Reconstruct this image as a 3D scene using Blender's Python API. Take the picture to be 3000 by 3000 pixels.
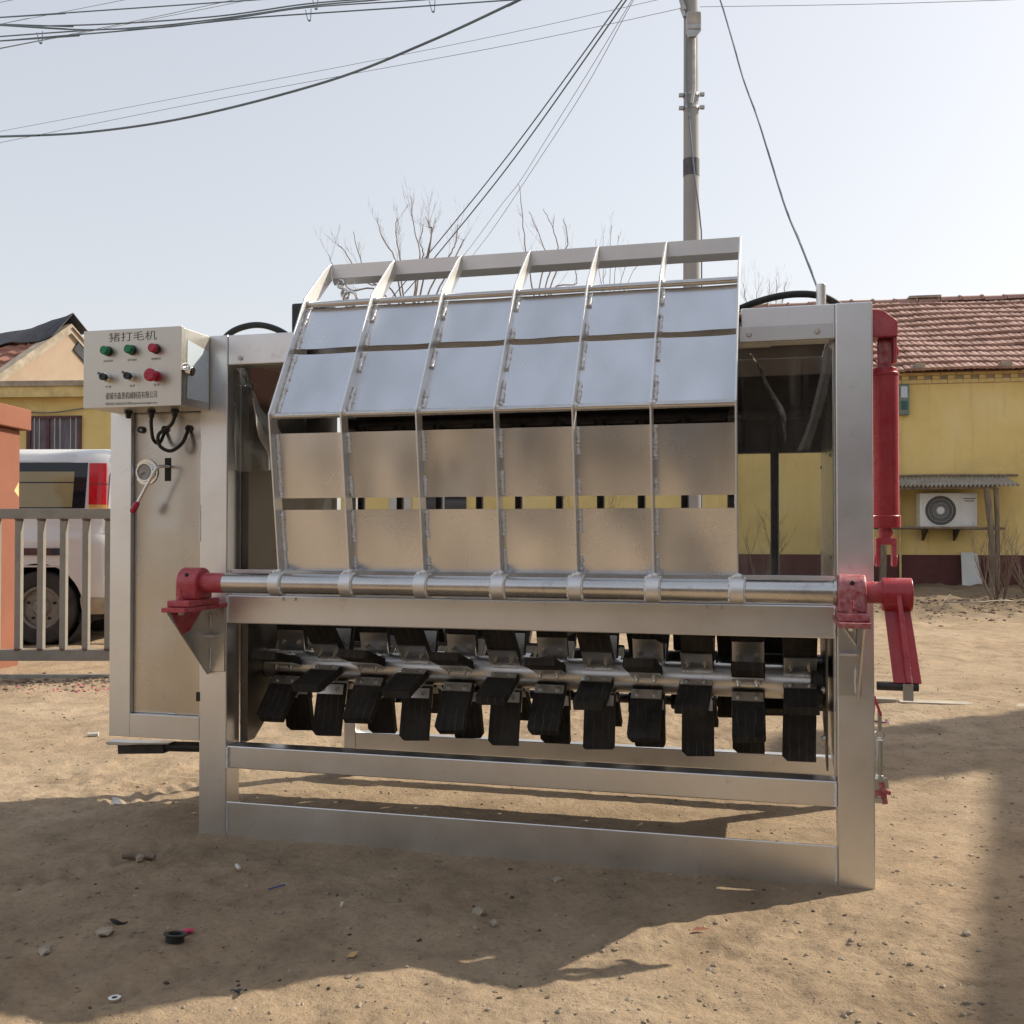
import bpy, bmesh, math, random
import numpy as np
from mathutils import Vector, Matrix, Euler

random.seed(7); np.random.seed(7)
for o in list(bpy.data.objects):
    bpy.data.objects.remove(o, do_unlink=True)
scene = bpy.context.scene
COL = scene.collection
R = math.radians

# ------------------------------------------------------------------ camera
CAM_H = 1.15
PITCH = math.atan(48 / 3004)
cam_data = bpy.data.cameras.new('camera')
cam_data.sensor_fit = 'HORIZONTAL'
cam_data.sensor_width = 36.0
cam_data.lens = 36.0 * 3004 / 3000
cam_data.clip_start = 0.05
cam_data.clip_end = 2000
cam = bpy.data.objects.new('camera', cam_data)
COL.objects.link(cam)
cam.location = (0, 0, CAM_H)
cam.rotation_euler = (math.pi / 2 + PITCH, 0, 0)
scene.camera = cam

# ------------------------------------------------------------------ light
SUN_EL = R(38.0)
SUN_AZ = math.atan2(0.925, 0.380)          # measured from +Y towards +X
SUN_DIR = Vector((math.sin(SUN_AZ) * math.cos(SUN_EL), math.cos(SUN_AZ) * math.cos(SUN_EL), math.sin(SUN_EL)))
world = bpy.data.worlds.new('World')
scene.world = world
world.use_nodes = True
wn = world.node_tree
wn.nodes.clear()
w_out = wn.nodes.new('ShaderNodeOutputWorld')
w_bg = wn.nodes.new('ShaderNodeBackground')
w_sky = wn.nodes.new('ShaderNodeTexSky')
w_sky.sky_type = 'NISHITA'
w_sky.sun_disc = False
w_sky.sun_elevation = SUN_EL
w_sky.sun_rotation = SUN_AZ
w_sky.altitude = 50
w_sky.air_density = 1.2
w_sky.dust_density = 2.2
w_sky.ozone_density = 1.0
w_hsv = wn.nodes.new('ShaderNodeHueSaturation')
w_hsv.inputs['Saturation'].default_value = 0.56
w_bg.inputs['Strength'].default_value = 0.14
w_gam = wn.nodes.new('ShaderNodeGamma')          # hazy air: flattens the glow round the sun
w_gam.inputs['Gamma'].default_value = 0.50
wn.links.new(w_sky.outputs[0], w_gam.inputs['Color'])
wn.links.new(w_gam.outputs[0], w_hsv.inputs['Color'])
w_tint = wn.nodes.new('ShaderNodeMix'); w_tint.data_type = 'RGBA'; w_tint.blend_type = 'MULTIPLY'
w_tint.inputs[0].default_value = 1.0; w_tint.inputs[7].default_value = (1.0, 0.982, 0.985, 1)
wn.links.new(w_hsv.outputs[0], w_tint.inputs[6])
wn.links.new(w_tint.outputs[2], w_bg.inputs['Color'])
wn.links.new(w_bg.outputs[0], w_out.inputs['Surface'])

sun_data = bpy.data.lights.new('sun', 'SUN')
sun_data.energy = 2.05
sun_data.angle = R(0.6)
sun_data.color = (1.0, 0.895, 0.73)
sun = bpy.data.objects.new('sun', sun_data)
COL.objects.link(sun)
sun.rotation_euler = SUN_DIR.to_track_quat('Z', 'Y').to_euler()
sun.location = (6, 3, 8)

scene.view_settings.view_transform = 'Standard'
scene.view_settings.look = 'None'
scene.view_settings.gamma = 1.0
scene.view_settings.exposure = 1.50

# ------------------------------------------------------------------ helpers
def ray_point(px, py, depth):
    """A point of the place at a given distance (metres along +Y) seen in that direction."""
    dx, dz = (px - 1500) / 3004.0, -(py - 1500) / 3004.0
    c, s = math.cos(PITCH), math.sin(PITCH)
    d = Vector((dx, c - dz * s, s + dz * c))
    return Vector((0, 0, CAM_H)) + d * (depth / d.y)


class MB:
    def __init__(self):
        self.v, self.f = [], []

    def add(self, verts, faces):
        b = len(self.v)
        self.v += [tuple(p) for p in verts]
        self.f += [tuple(i + b for i in f) for f in faces]
        return self

    def box(self, x0, x1, y0, y1, z0, z1):
        v = [(x0, y0, z0), (x1, y0, z0), (x1, y1, z0), (x0, y1, z0), (x0, y0, z1), (x1, y0, z1), (x1, y1, z1), (x0, y1, z1)]
        return self.add(v, [(0, 3, 2, 1), (4, 5, 6, 7), (0, 1, 5, 4), (1, 2, 6, 5), (2, 3, 7, 6), (3, 0, 4, 7)])

    def beam(self, p0, p1, w, h, up=(0, 0, 1)):
        p0, p1 = Vector(p0), Vector(p1)
        d = (p1 - p0).normalized()
        s = d.cross(Vector(up)).normalized()
        t = s.cross(d).normalized()
        v = []
        for p in (p0, p1):
            for a, b in ((-1, -1), (1, -1), (1, 1), (-1, 1)):
                v.append(p + s * (a * w / 2) + t * (b * h / 2))
        return self.add(v, [(0, 1, 2, 3), (7, 6, 5, 4), (0, 4, 5, 1), (1, 5, 6, 2), (2, 6, 7, 3), (3, 7, 4, 0)])

    def tube(self, pts, r, seg=10, caps=True):
        pts = [Vector(p) for p in pts]
        n = len(pts)
        rr = r if isinstance(r, (list, tuple)) else [r] * n
        t0 = (pts[1] - pts[0]).normalized()
        a = Vector((0, 0, 1)) if abs(t0.z) < 0.9 else Vector((1, 0, 0))
        nrm = t0.cross(a).normalized()
        vs = []
        for i, p in enumerate(pts):
            t = (pts[min(i + 1, n - 1)] - pts[max(i - 1, 0)])
            t = t.normalized() if t.length > 1e-9 else t0
            nrm = (nrm - t * nrm.dot(t)).normalized()
            b = t.cross(nrm)
            for k in range(seg):
                an = 2 * math.pi * k / seg
                vs.append(p + (nrm * math.cos(an) + b * math.sin(an)) * rr[i])
        fs = []
        for i in range(n - 1):
            for k in range(seg):
                k2 = (k + 1) % seg
                fs.append((i * seg + k, i * seg + k2, (i + 1) * seg + k2, (i + 1) * seg + k))
        if caps:
            fs.append(tuple(range(seg - 1, -1, -1)))
            fs.append(tuple((n - 1) * seg + k for k in range(seg)))
        return self.add(vs, fs)

    def ring(self, p0, p1, ro, ri, seg=24):
        """A hollow tube between two points."""
        p0, p1 = Vector(p0), Vector(p1)
        t = (p1 - p0).normalized()
        a = Vector((0, 0, 1)) if abs(t.z) < 0.9 else Vector((1, 0, 0))
        n = t.cross(a).normalized(); b = t.cross(n)
        vs = []
        for p, r in ((p0, ro), (p1, ro), (p1, ri), (p0, ri)):
            for k in range(seg):
                an = 2 * math.pi * k / seg
                vs.append(p + (n * math.cos(an) + b * math.sin(an)) * r)
        fs = []
        for q in range(4):
            for k in range(seg):
                k2 = (k + 1) % seg
                q2 = (q + 1) % 4
                fs.append((q * seg + k, q * seg + k2, q2 * seg + k2, q2 * seg + k))
        return self.add(vs, fs)

    def prism(self, poly, fn0, fn1):
        """poly: 2-D points; fn0/fn1 turn a 2-D point into the two end caps."""
        n = len(poly)
        v = [fn0(p) for p in poly] + [fn1(p) for p in poly]
        f = [tuple(range(n - 1, -1, -1)), tuple(range(n, 2 * n))]
        f += [(i, (i + 1) % n, (i + 1) % n + n, i + n) for i in range(n)]
        return self.add(v, f)

    def extrude_u(self, poly, u0, u1):      # poly in (v, w)
        return self.prism(poly, lambda p: (u0, p[0], p[1]), lambda p: (u1, p[0], p[1]))

    def extrude_v(self, poly, v0, v1):      # poly in (u, w)
        return self.prism(poly, lambda p: (p[0], v1, p[1]), lambda p: (p[0], v0, p[1]))

    def torus(self, c, axis, Rr, r, seg=20, sub=8, arc=1.0):
        c = Vector(c); t = Vector(axis).normalized()
        a = Vector((0, 0, 1)) if abs(t.z) < 0.9 else Vector((1, 0, 0))
        n = t.cross(a).normalized(); b = t.cross(n)
        pts = [c + (n * math.cos(2 * math.pi * arc * k / seg) + b * math.sin(2 * math.pi * arc * k / seg)) * Rr for k in range(seg + 1)]
        return self.tube(pts, r, sub)

    def rock(self, c, r, squash=0.6, seed=0):
        rnd = random.Random(seed)
        bm = bmesh.new()
        bmesh.ops.create_icosphere(bm, subdivisions=1, radius=1.0)
        st = (rnd.uniform(.7, 1.3), rnd.uniform(.7, 1.2))
        an = rnd.uniform(0, 6.28)
        vs = []
        for v in bm.verts:
            k = rnd.uniform(.72, 1.15)
            x, y, z = v.co.x * k * st[0], v.co.y * k * st[1], v.co.z * k * squash
            vs.append((c[0] + r * (x * math.cos(an) - y * math.sin(an)), c[1] + r * (x * math.sin(an) + y * math.cos(an)), c[2] + r * z))
        bm.verts.index_update()
        fs = [tuple(v.index for v in f.verts) for f in bm.faces]
        bm.free()
        return self.add(vs, fs)

    def mesh(self, name):
        m = bpy.data.meshes.new(name)
        m.from_pydata(self.v, [], self.f)
        m.validate()
        return m


def link(name, mesh, mat=None, parent=None, bevel=0, smooth=None, segs=2):
    o = bpy.data.objects.new(name, mesh)
    COL.objects.link(o)
    if mat is not None and len(mesh.materials) == 0:
        mesh.materials.append(mat)
    if parent is not None:
        o.parent = parent
    if bevel:
        md = o.modifiers.new('bevel', 'BEVEL')
        md.width = bevel; md.segments = segs; md.limit_method = 'ANGLE'; md.angle_limit = R(40)
        md.harden_normals = False
    if smooth is not None:
        mesh.shade_smooth()
        mesh.set_sharp_from_angle(angle=R(smooth))
    return o


def obj(name, mb, mat, parent=None, bevel=0, smooth=None, segs=2):
    return link(name, mb.mesh(name), mat, parent, bevel, smooth, segs)


def empty(name, loc=(0, 0, 0), rz=0.0):
    o = bpy.data.objects.new(name, None)
    COL.objects.link(o)
    o.location = loc
    o.rotation_euler = (0, 0, rz)
    o.empty_display_size = 0.2
    return o


def tag(o, label=None, cat=None, group=None, kind=None):
    if label: o['label'] = label
    if cat: o['category'] = cat
    if group: o['group'] = group
    if kind: o['kind'] = kind
    return o


def spline(pts, n=10):
    pts = [Vector(p) for p in pts]
    P = [pts[0]] + pts + [pts[-1]]
    out = []
    for i in range(1, len(P) - 2):
        for k in range(n):
            t = k / n
            a, b, c, d = P[i - 1], P[i], P[i + 1], P[i + 2]
            out.append(.5 * ((2 * b) + (c - a) * t + (2 * a - 5 * b + 4 * c - d) * t * t + (3 * b - a - 3 * c + d) * t ** 3))
    out.append(pts[-1])
    return out


def text_mesh(name, body, width, height, thin=0.0):
    cu = bpy.data.curves.new(name, 'FONT')
    cu.body = body
    cu.size = 1.0
    cu.resolution_u = 3
    cu.offset = thin
    t = bpy.data.objects.new(name, cu)
    COL.objects.link(t)
    bpy.context.view_layer.update()
    dg = bpy.context.evaluated_depsgraph_get()
    m = bpy.data.meshes.new_from_object(t.evaluated_get(dg))
    bpy.data.objects.remove(t, do_unlink=True)
    if len(m.vertices) == 0:
        return m
    co = np.empty(len(m.vertices) * 3); m.vertices.foreach_get('co', co); co = co.reshape(-1, 3)
    lo, hi = co.min(0), co.max(0)
    co[:, 0] = (co[:, 0] - (lo[0] + hi[0]) / 2) * width / (hi[0] - lo[0])
    co[:, 1] = (co[:, 1] - (lo[1] + hi[1]) / 2) * height / (hi[1] - lo[1])
    out = np.stack([co[:, 0], np.zeros(len(co)), co[:, 1]], 1)      # x -> u, y -> w
    m.vertices.foreach_set('co', out.ravel())
    m.update()
    m.name = name
    return m


# ------------------------------------------------------------------ materials
def new_mat(name):
    m = bpy.data.materials.new(name)
    m.use_nodes = True
    nt = m.node_tree
    b = nt.nodes['Principled BSDF']
    return m, nt, b


def tex_coord(nt, kind='Object', scale=(1, 1, 1)):
    tc = nt.nodes.new('ShaderNodeTexCoord')
    mp = nt.nodes.new('ShaderNodeMapping')
    mp.inputs['Scale'].default_value = scale
    nt.links.new(tc.outputs[kind], mp.inputs['Vector'])
    return mp.outputs['Vector']


def noise(nt, vec, scale, detail=4, rough=0.55, dist=0.0):
    n = nt.nodes.new('ShaderNodeTexNoise')
    n.inputs['Scale'].default_value = scale
    n.inputs['Detail'].default_value = detail
    n.inputs['Roughness'].default_value = rough
    n.inputs['Distortion'].default_value = dist
    nt.links.new(vec, n.inputs['Vector'])
    return n.outputs['Fac']


def ramp(nt, fac, stops):
    r = nt.nodes.new('ShaderNodeValToRGB')
    cr = r.color_ramp
    while len(cr.elements) < len(stops):
        cr.elements.new(0.5)
    for e, (p, c) in zip(cr.elements, stops):
        e.position = p
        e.color = (c[0], c[1], c[2], 1) if isinstance(c, (tuple, list)) else (c, c, c, 1)
    nt.links.new(fac, r.inputs['Fac'])
    return r.outputs['Color']


def mix(nt, fac, a, b, mode='MIX'):
    m = nt.nodes.new('ShaderNodeMix')
    m.data_type = 'RGBA'
    m.blend_type = mode
    for sock, val in ((m.inputs[0], fac), (m.inputs[6], a), (m.inputs[7], b)):
        if hasattr(val, 'links') or hasattr(val, 'is_linked'):
            nt.links.new(val, sock)
        elif isinstance(val, (int, float)):
            sock.default_value = val if sock.type == 'VALUE' else (val, val, val, 1)
        else:
            sock.default_value = (val[0], val[1], val[2], 1)
    return m.outputs[2]


def bump(nt, b, fac, strength, dist=0.01, prev=None):
    n = nt.nodes.new('ShaderNodeBump')
    n.inputs['Strength'].default_value = strength
    n.inputs['Distance'].default_value = dist
    nt.links.new(fac, n.inputs['Height'])
    if prev is not None:
        nt.links.new(prev, n.inputs['Normal'])
    if b is not None:
        nt.links.new(n.outputs['Normal'], b.inputs['Normal'])
    return n.outputs['Normal']


def make_mat(name, col, rough=0.6, metal=0.0, var=0.15, scale=6.0, bscale=40.0, bstr=0.1, bdist=0.004, col2=None, kind='Object', stretch=(1, 1, 1), rvar=0.1, spec=None):
    m, nt, b = new_mat(name)
    vec = tex_coord(nt, kind, stretch)
    f = noise(nt, vec, scale, 5)
    c2 = col2 if col2 else tuple(c * (1 - var) for c in col)
    c1 = col if col2 else tuple(min(1, c * (1 + var)) for c in col)
    nt.links.new(ramp(nt, f, [(0.32, c2), (0.68, c1)]), b.inputs['Base Color'])
    b.inputs['Metallic'].default_value = metal
    if rvar:
        f2 = noise(nt, vec, scale * 2.3, 4)
        nt.links.new(ramp(nt, f2, [(0.3, max(0, rough - rvar)), (0.7, min(1, rough + rvar))]), b.inputs['Roughness'])
    else:
        b.inputs['Roughness'].default_value = rough
    if spec is not None:
        b.inputs['Specular IOR Level'].default_value = spec
    if bstr:
        bump(nt, b, noise(nt, vec, bscale, 4), bstr, bdist)
    return m


def steel_mat(name, rough, rvar, col=(0.60, 0.585, 0.56), wavy=0.0, wscale=2.5, grain=0.03, smudge=0.35, stretch=(1, 1, 1), fine_r=.35, streak=0.0):
    """Satin stainless sheet: fine grain, smudges that change the gloss, gentle waviness of the sheet."""
    m, nt, b = new_mat(name)
    vec = tex_coord(nt, 'Object')
    svec = tex_coord(nt, 'Object', stretch)
    b.inputs['Metallic'].default_value = 1.0
    f = noise(nt, vec, 3.2, 6, 0.62)
    fine = noise(nt, svec, 160, 3, 0.6)
    spots = noise(nt, vec, 14, 5, 0.7, 0.4)
    c = ramp(nt, f, [(0.28, tuple(x * (1 - smudge * .35) for x in col)), (0.55, col), (0.8, tuple(min(1, x * 1.06) for x in col))])
    dirt = ramp(nt, spots, [(0.60, 1.0), (0.74, 1 - smudge * .5)])
    if streak:
        sv = tex_coord(nt, 'Object', (4.5, 4.5, .45))
        st = ramp(nt, noise(nt, sv, 1.6, 1.5, .5), [(.30, 1 - streak), (.62, 1.0)])
        c = mix(nt, 1.0, c, st, 'MULTIPLY')  # vertical reflection smears put into the sheet's base colour
    nt.links.new(mix(nt, 1.0, c, dirt, 'MULTIPLY'), b.inputs['Base Color'])
    rr = ramp(nt, f, [(0.25, max(0.05, rough - rvar)), (0.75, rough + rvar)])
    rr2 = mix(nt, fine_r, rr, ramp(nt, fine, [(0.3, rough * .8), (0.7, min(1, rough * 1.25))]))
    nt.links.new(rr2, b.inputs['Roughness'])
    prev = None
    if wavy:
        prev = bump(nt, None, noise(nt, vec, wscale, 2, 0.4), wavy, 0.02)
    bump(nt, b, fine, grain, 0.0006, prev)
    return m


M = {}
M['steel'] = steel_mat('brushed_steel', 0.38, 0.09, col=(0.79, 0.795, 0.80), wavy=0.06, wscale=1.6, grain=.03)
M['panel'] = steel_mat('bright_steel_sheet', 0.26, 0.05, col=(0.75, 0.77, 0.81), wavy=0.30, wscale=2.4, grain=0.0, smudge=0.0, fine_r=0.0, streak=.15)
M['cabinet'] = steel_mat('cabinet_sheet', 0.26, 0.06, col=(0.56, 0.545, 0.52), wavy=0.34, wscale=3.2, grain=0.0, smudge=0.06, fine_r=0.0, streak=.16)
M['box'] = steel_mat('beige_box_steel', 0.40, 0.06, col=(0.57, 0.55, 0.50), smudge=0.2)
M['rib'] = steel_mat('rib_steel', 0.46, 0.06, col=(0.80, 0.80, 0.80), smudge=0.2)
M['pipe'] = steel_mat('pipe_steel', 0.27, 0.05, col=(0.62, 0.61, 0.60), stretch=(.15, 3, 3), smudge=0.5)
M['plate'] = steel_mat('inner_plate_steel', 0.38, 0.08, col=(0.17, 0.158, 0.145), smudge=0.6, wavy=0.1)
M['bracket'] = steel_mat('bracket_steel', 0.34, 0.08, col=(0.64, 0.635, 0.62), smudge=0.4)
M['bolt'] = make_mat('zinc_bolt', (0.55, 0.53, 0.48), 0.32, 1.0, .15, 60, 300, .05)
M['weld'] = make_mat('weld_metal', (0.84, 0.85, 0.86), 0.38, .2, .08, 90, 260, .5, .003)
M['dark_steel'] = make_mat('dark_mill_steel', (0.055, 0.052, 0.052), 0.5, 0.6, .3, 20, 90, .2)
M['red'] = make_mat('red_paint', (0.42, 0.034, 0.055), 0.40, 0, .22, 22, 120, .3, .002, col2=(0.52, 0.12, 0.14), rvar=.16)
M['red_gloss'] = make_mat('glossy_red_paint', (0.37, 0.024, 0.036), 0.28, 0, .22, 9, 60, .12, .002, col2=(0.44, 0.06, 0.075))
M['red_dusty'] = make_mat('dusty_red_paint', (0.34, 0.035, 0.05), 0.55, 0, .2, 60, 200, .5, .002, col2=(0.52, 0.25, 0.26))
M['rubber_hose'] = make_mat('black_hose_rubber', (0.016, 0.016, 0.017), 0.5, 0, .3, 20, 120, .15)
M['black_plastic'] = make_mat('black_plastic', (0.014, 0.017, 0.022), 0.35, 0, .2, 20, 0, 0)
M['green_lens'] = make_mat('green_lens', (0.0, 0.20, 0.085), 0.22, 0, .15, 60, 200, .15)
M['red_lens'] = make_mat('red_lens', (0.42, 0.02, 0.055), 0.25, 0, .12, 60, 200, .1)
M['chrome'] = make_mat('chrome', (0.78, 0.78, 0.78), 0.12, 1.0, .05, 10, 0, 0)
M['ink'] = make_mat('engraved_brown_ink', (0.10, 0.078, 0.055), 0.6, 0, .2, 200, 0, 0)
M['film'] = make_mat('pale_protective_film', (0.52, 0.60, 0.68), 0.22, 0, .06, 5, 20, .05)
M['white_dial'] = make_mat('gauge_dial', (0.34, 0.34, 0.33), 0.4, 0, .25, 90, 0, 0)


def rubber_mat():
    m, nt, b = new_mat('paddle_rubber')
    vec = tex_coord(nt, 'Object')
    w = nt.nodes.new('ShaderNodeTexWave')
    w.wave_type = 'BANDS'; w.bands_direction = 'X'
    w.inputs['Scale'].default_value = 11
    w.inputs['Distortion'].default_value = 3.0
    w.inputs['Detail'].default_value = 3
    w.inputs['Detail Scale'].default_value = 1.4
    oi = nt.nodes.new('ShaderNodeObjectInfo')
    ad = nt.nodes.new('ShaderNodeVectorMath'); ad.operation = 'MULTIPLY_ADD'
    nt.links.new(oi.outputs['Random'], ad.inputs[0]); ad.inputs[1].default_value = (3, 7, 5)
    nt.links.new(vec, ad.inputs[2])
    nt.links.new(ad.outputs[0], w.inputs['Vector'])
    streak = ramp(nt, w.outputs['Fac'], [(0.93, 0.0), (0.995, 1.0)])
    dust = noise(nt, ad.outputs[0], 9, 5, .7)
    k = mix(nt, 1.0, streak, ramp(nt, dust, [(0.40, 0.0), (0.62, 0.55)]), 'MULTIPLY')
    dusty = mix(nt, ramp(nt, noise(nt, ad.outputs[0], 5, 5, .65), [(.35, 0.0), (.75, 1.0)]), (0.017, 0.016, 0.015), (0.062, 0.055, 0.047))
    nt.links.new(mix(nt, k, dusty, (0.12, 0.105, 0.085)), b.inputs['Base Color'])
    b.inputs['Roughness'].default_value = 0.78
    b.inputs['Specular IOR Level'].default_value = 0.25
    bump(nt, b, noise(nt, vec, 120, 3), .25, .002)
    return m


M['rubber'] = rubber_mat()


def clear_sheet_mat():
    """Thin clear plastic curtain: mostly see-through, glossy, with milky scuffs."""
    m = bpy.data.materials.new('clear_plastic_sheet')
    m.use_nodes = True
    nt = m.node_tree
    nt.nodes.clear()
    out = nt.nodes.new('ShaderNodeOutputMaterial')
    tr = nt.nodes.new('ShaderNodeBsdfTransparent'); tr.inputs[0].default_value = (0.90, 0.91, 0.90, 1)
    gl = nt.nodes.new('ShaderNodeBsdfGlossy'); gl.inputs['Roughness'].default_value = 0.05
    df = nt.nodes.new('ShaderNodeBsdfDiffuse'); df.inputs[0].default_value = (0.55, 0.52, 0.46, 1)
    fr = nt.nodes.new('ShaderNodeFresnel'); fr.inputs['IOR'].default_value = 1.45
    vec = tex_coord(nt, 'Object', (1, 1, .28))
    n = noise(nt, vec, 7, 5, .62, .8)
    bp = bump(nt, None, noise(nt, vec, 3.0, 2), .35, .03)
    nt.links.new(bp, gl.inputs['Normal'])
    scuff = ramp(nt, n, [(0.50, 0.01), (0.60, 0.07), (0.72, 0.24)])
    m1 = nt.nodes.new('ShaderNodeMixShader'); m2 = nt.nodes.new('ShaderNodeMixShader')
    nt.links.new(fr.outputs[0], m1.inputs[0]); nt.links.new(tr.outputs[0], m1.inputs[1]); nt.links.new(gl.outputs[0], m1.inputs[2])
    nt.links.new(scuff, m2.inputs[0]); nt.links.new(m1.outputs[0], m2.inputs[1]); nt.links.new(df.outputs[0], m2.inputs[2])
    nt.links.new(m2.outputs[0], out.inputs['Surface'])
    return m


M['clear'] = clear_sheet_mat()


def ground_mat():
    m, nt, b = new_mat('packed_sandy_dirt')
    vec = tex_coord(nt, 'Object')
    big = noise(nt, vec, 0.55, 5, .6, .3)
    mid = noise(nt, vec, 4.5, 6, .65)
    fine = noise(nt, vec, 55, 5, .7)
    grit = noise(nt, vec, 260, 3, .7)
    base = ramp(nt, big, [(0.30, (0.275, 0.202, 0.135)), (0.5, (0.365, 0.275, 0.185)), (0.70, (0.43, 0.335, 0.238))])
    midc = ramp(nt, mid, [(0.28, 0.70), (0.5, 1.0), (0.72, 1.16)])
    c = mix(nt, 1.0, base, midc, 'MULTIPLY')
    finec = ramp(nt, fine, [(0.28, 0.52), (0.44, 0.95), (0.7, 1.14)])
    c = mix(nt, 0.8, c, mix(nt, 1.0, c, finec, 'MULTIPLY'))
    vo = nt.nodes.new('ShaderNodeTexVoronoi'); vo.inputs['Scale'].default_value = 62
    vo.inputs['Randomness'].default_value = 1.0
    nt.links.new(vec, vo.inputs['Vector'])
    peb = ramp(nt, vo.outputs['Distance'], [(0.10, 1.0), (0.20, 0.0)])
    sel = ramp(nt, noise(nt, vec, 21, 2), [(0.56, 0.0), (0.66, 1.0)])
    pm = mix(nt, 1.0, peb, sel, 'MULTIPLY')
    c = mix(nt, pm, c, (0.30, 0.26, 0.215))
    damp = ramp(nt, noise(nt, vec, 1.35, 4, .55, .6), [(0.60, 0.0), (0.74, 0.65)])
    c = mix(nt, damp, c, (0.16, 0.110, 0.070))
    sx = nt.nodes.new('ShaderNodeSeparateXYZ'); nt.links.new(vec, sx.inputs[0])
    mr = nt.nodes.new('ShaderNodeMapRange'); mr.inputs[1].default_value = 12.6; mr.inputs[2].default_value = 14.2
    ad = nt.nodes.new('ShaderNodeMath'); ad.operation = 'MULTIPLY_ADD'; ad.inputs[1].default_value = 2.2
    nt.links.new(mid, ad.inputs[0]); nt.links.new(sx.outputs['Y'], ad.inputs[2])
    mr.inputs[1].default_value = 13.7; mr.inputs[2].default_value = 14.9
    nt.links.new(ad.outputs[0], mr.inputs[0])
    c = mix(nt, mr.outputs[0], c, mix(nt, 1.0, (0.215, 0.160, 0.105), finec, 'MULTIPLY'))     # garden soil along the house
    nt.links.new(c, b.inputs['Base Color'])
    b.inputs['Roughness'].default_value = 0.93
    b.inputs['Specular IOR Level'].default_value = 0.15
    n1 = bump(nt, None, mid, 0.35, 0.03)
    n2 = bump(nt, None, fine, 0.8, 0.012, n1)
    n3 = bump(nt, None, pm, 0.5, 0.006, n2)
    bump(nt, b, grit, 0.8, 0.003, n3)
    return m


M['ground'] = ground_mat()
M['stone'] = make_mat('pale_stone', (0.36, 0.31, 0.245), 0.85, 0, .3, 20, 60, .4)
M['soil'] = make_mat('dark_soil', (0.20, 0.145, 0.095), 0.95, 0, .35, 6, 40, .6, .02)
def weathered_wall(name, col, dark, pale):
    m, nt, b = new_mat(name)
    vec = tex_coord(nt, 'Object')
    c = ramp(nt, noise(nt, vec, .8, 6, .6, .4), [(.30, tuple(x * .82 for x in col)), (.52, col), (.74, pale)])
    streak = noise(nt, tex_coord(nt, 'Object', (3.2, 3.2, .22)), 2.2, 6, .65)
    c = mix(nt, ramp(nt, streak, [(.55, 0.0), (.72, .45)]), c, dark)
    patch = noise(nt, vec, 2.6, 5, .7, 1.0)
    c = mix(nt, ramp(nt, patch, [(.66, 0.0), (.70, .35)]), c, pale)
    nt.links.new(c, b.inputs['Base Color'])
    b.inputs['Roughness'].default_value = .88
    bump(nt, b, noise(nt, vec, 45, 4), .3, .006)
    return m


M['yellow_wall'] = weathered_wall('yellow_render', (0.74, 0.57, 0.23), (0.50, 0.38, 0.17), (0.78, 0.64, 0.33))
M['yellow_brick'] = make_mat('yellow_painted_brick', (0.64, 0.50, 0.23), 0.85, 0, .18, 5, 50, .4, .006)
M['peach_wall'] = weathered_wall('peach_render', (0.36, 0.27, 0.195), (0.25, 0.195, 0.145), (0.41, 0.325, 0.245)) if True else make_mat('peach_render', (0.40, 0.295, 0.20), 0.88, 0, .12, 1.3, 50, .3, .006)
M['red_plinth'] = make_mat('maroon_plinth', (0.110, 0.036, 0.034), 0.8, 0, .2, 2.5, 40, .2)
M['tile'] = make_mat('clay_roof_tile', (0.36, 0.215, 0.172), 0.8, 0, .25, 3.0, 40, .3, .005, col2=(0.25, 0.145, 0.118))
M['tile_old'] = make_mat('weathered_roof_tile', (0.33, 0.15, 0.105), 0.85, 0, .25, 3.0, 40, .3)
M['soot'] = make_mat('tar_paper', (0.030, 0.032, 0.042), 0.7, 0, .3, 6, 40, .3)
M['cement'] = make_mat('weathered_cement', (0.34, 0.29, 0.225), 0.9, 0, .25, 5, 40, .4)
M['concrete_pole'] = make_mat('concrete_pole', (0.33, 0.325, 0.32), 0.85, 0, .12, 4, 60, .2, stretch=(1, 1, .2))
M['galv'] = make_mat('galvanised_metal', (0.42, 0.42, 0.41), 0.45, .8, .2, 10, 0, 0)
M['wire'] = make_mat('cable_sheath', (0.13, 0.18, 0.225), 0.45, 0, .15, 4, 0, 0)
M['wire_thin'] = make_mat('aged_thin_wire', (0.26, 0.28, 0.30), 0.5, 0, .1, 4, 0, 0)
M['bark'] = make_mat('grey_bark', (0.25, 0.22, 0.20), 0.9, 0, .3, 10, 60, .5, .01)
M['twig'] = make_mat('bare_twig', (0.15, 0.115, 0.085), 0.9, 0, .2, 5, 0, 0)
M['timber'] = make_mat('old_timber', (0.22, 0.17, 0.125), 0.85, 0, .35, 6, 40, .6, .01, stretch=(4, 4, .5))
M['asbestos'] = make_mat('corrugated_sheet', (0.40, 0.37, 0.33), 0.85, 0, .2, 5, 60, .3)
M['white_case'] = make_mat('white_enamel', (0.72, 0.73, 0.72), 0.35, 0, .05, 3, 0, 0)
M['grille'] = make_mat('grey_grille', (0.45, 0.46, 0.45), 0.5, 0, .1, 10, 0, 0)
M['dark_void'] = make_mat('dark_interior', (0.02, 0.02, 0.02), 0.8, 0, .2, 5, 0, 0)
M['teal_ink'] = make_mat('teal_print', (0.03, 0.10, 0.085), 0.5, 0, .1, 50, 0, 0)
M['white_board'] = make_mat('pale_board', (0.60, 0.61, 0.58), 0.7, 0, .06, 4, 30, .1)
M['meter'] = make_mat('grey_green_box', (0.15, 0.20, 0.185), 0.5, 0, .2, 9, 0, 0)
M['orange_wall'] = make_mat('orange_paint', (0.235, 0.088, 0.052), 0.75, 0, .10, 2.2, 60, .15)
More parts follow.
